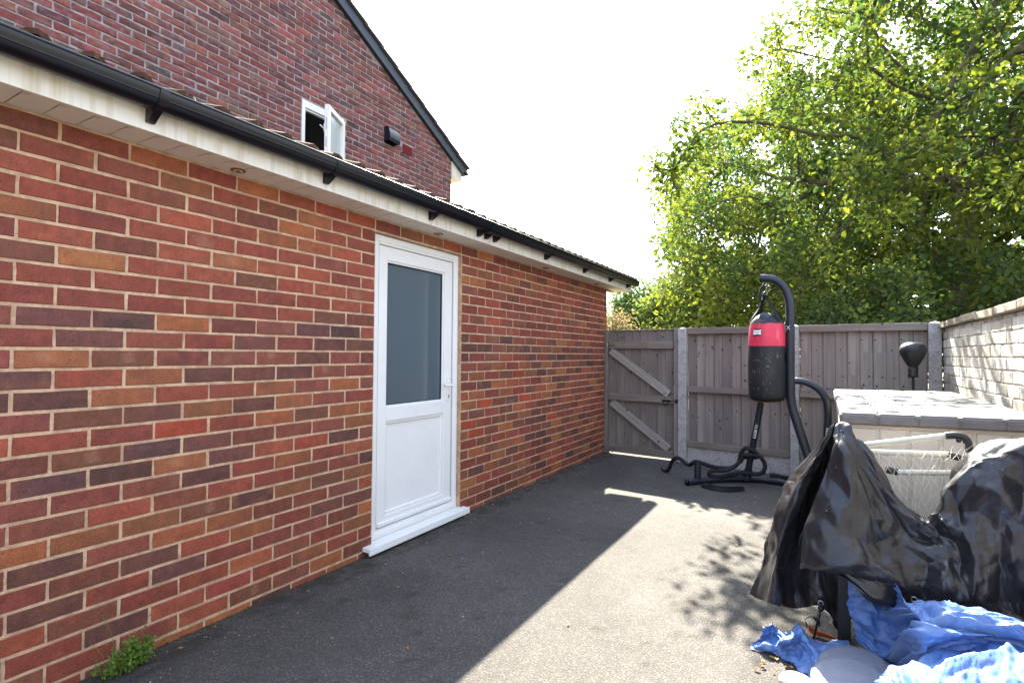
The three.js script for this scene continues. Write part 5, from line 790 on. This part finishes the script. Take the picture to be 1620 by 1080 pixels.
smallTree('flowering_shrub', 'low tan and green shrub beside the garage corner above the gate', 'shrub', -1.35, -10.6, 2.2, 0.6, 0.9, [[0.22, 0.17, 0.08], [0.16, 0.17, 0.05], [0.26, 0.18, 0.11]], 60, 70, 0.06, 109);
smallTree('dark_shrub', 'dark green bushy shrub behind the white wall', 'shrub', 4.9, -7.0, 2.5, 1.15, 1.25, [[0.06, 0.11, 0.03], [0.08, 0.13, 0.03], [0.10, 0.14, 0.03]], 110, 90, 0.075, 113);
smallTree('dark_shrub', 'dense dark shrub below the oak behind the fence panel', 'shrub', 3.0, -8.2, 2.3, 1.1, 1.1, [[0.07, 0.12, 0.025], [0.09, 0.14, 0.03], [0.13, 0.17, 0.03]], 110, 80, 0.075, 117);
{ // weed at the foot of the garage wall
  const R = rng(121), L = new Leaves(122), w = thing('weed', 'bright green leafy weed growing at the foot of the brick wall', 'weed', [0.05, 0, -1.02]), stems = [];
  for (let i = 0; i < 46; i++) { const a = R() * 6.28, r = 0.09 * Math.sqrt(R()), b = V3(0.012 + Math.abs(Math.cos(a)) * 0.03 * R(), 0, Math.sin(a) * r * 1.1), t = b.clone().add(V3(0.045 * R(), 0.05 + 0.10 * R() * (1 - r * 6), 0.05 * (R() - 0.5))); stems.push(tube([[b.x, 0, b.z], [lerp(b.x, t.x, 0.4), t.y * 0.6, lerp(b.z, t.z, 0.4)], [t.x, t.y, t.z]], 0.0009, 5, 4)); for (let k = 0; k < 14; k++) { const f = 0.3 + 0.7 * R(), p = b.clone().lerp(t, f), d = rndDir(R).add(V3(0.3, 0.3, 0)).normalize(); L.leaf(p.addScaledVector(d, 0.006), d, rndDir(R).add(V3(0, 1, 0)).normalize(), 0.013 + 0.008 * R(), 0.011, [0.15 + 0.05 * R(), 0.27 + 0.07 * R(), 0.04]); } }
  for (const [z, h, dz, dx] of [[-0.03, 0.20, -0.05, 0.03], [0.05, 0.17, 0.07, 0.02], [-0.09, 0.13, -0.12, 0.04], [0.02, 0.25, 0.06, 0.01]]) { stems.push(tube([[0.01, 0, z], [0.02 + dx * 0.4, h * 0.6, z + dz * 0.4], [0.015 + dx, h, z + dz]], 0.0009, 10, 4)); for (let k = 0; k < 10; k++) { const f = R(), d = rndDir(R); L.leaf(V3(0.015 + dx * f, h * f, z + dz * f), d, V3(0, 1, 0), 0.012, 0.007, [0.17, 0.24, 0.05]); } }
  mesh('stems', stems, std({ color: 0x6d7a3a, roughness: 0.9 }), w); mesh('leaves', L.geo(), M.leaf, w);
}
{ // crumbs of moss, chips of mortar and dead leaves along the wall and on the tarmac
  const R = rng(131), G = [], lf = []; const lump = (x, z, r, fl) => { const g = new THREE.IcosahedronGeometry(r, 1), p = g.attributes.position, s = R() * 90; for (let k = 0; k < p.count; k++) { const m = 0.7 + 0.6 * n3(p.getX(k) / r * 1.3 + s, p.getY(k) / r * 1.3, p.getZ(k) / r * 1.3, 9); p.setXYZ(k, p.getX(k) * m, p.getY(k) * m * fl, p.getZ(k) * m); } return g.translate(x, r * fl * 0.5, z); };
  for (let i = 0; i < 2200; i++) { const z = -0.5 - 6 * R(), k = vn(z * 2.3, 1, 133); if (R() > 0.1 + 1.2 * k * k) continue; G.push(lump(0.003 + 0.16 * R() * R() * R() * (0.3 + k), z, 0.002 + 0.009 * R() * R() * R(), 0.6)); }
  stuff('moss_crumbs', G, M.moss, scene, 'dark crumbs of moss and soil along the foot of the brick wall', 'moss');
  const C = []; for (let i = 0; i < 260; i++) { const w = R() < 0.5; if (i % 3) C.push(lump(w ? 0.03 + 0.25 * R() : 0.1 + 2.2 * R(), w ? -0.8 - 5 * R() : -0.9 - 4.8 * R(), 0.0018 + 0.004 * R() * R(), 0.6)); }
  stuff('stone_chips', C, std({ color: 0x9c968d, roughness: 0.9 }), scene, 'scattered pale stone chips on the tarmac', 'gravel');
  const D = new Leaves(135); for (let i = 0; i < 70; i++) { const nearTarp = i < 26, p = nearTarp ? V3(2.12 + 0.22 * R(), 0.008, -2.25 - 0.2 * R()) : V3(0.05 + 2.0 * R() * R(), 0.008, -1 - 5 * R()), a = R() * 6.28, s = 0.012 + 0.02 * R(); D.leaf(p, V3(Math.cos(a), 0.05, Math.sin(a)), V3(0.3 * (R() - 0.5), 1, 0.3 * (R() - 0.5)).normalize(), s, s * 0.55, [0.20 + 0.08 * R(), 0.11 + 0.04 * R(), 0.045]); }
  stuff('dead_leaves', D.geo(), std({ vertexColors: true, roughness: 0.95 }), scene, 'few dry brown leaf scraps on the tarmac', 'leaves');
}
console.log('plants', Math.round(performance.now()));
renderer.render(scene, camera);
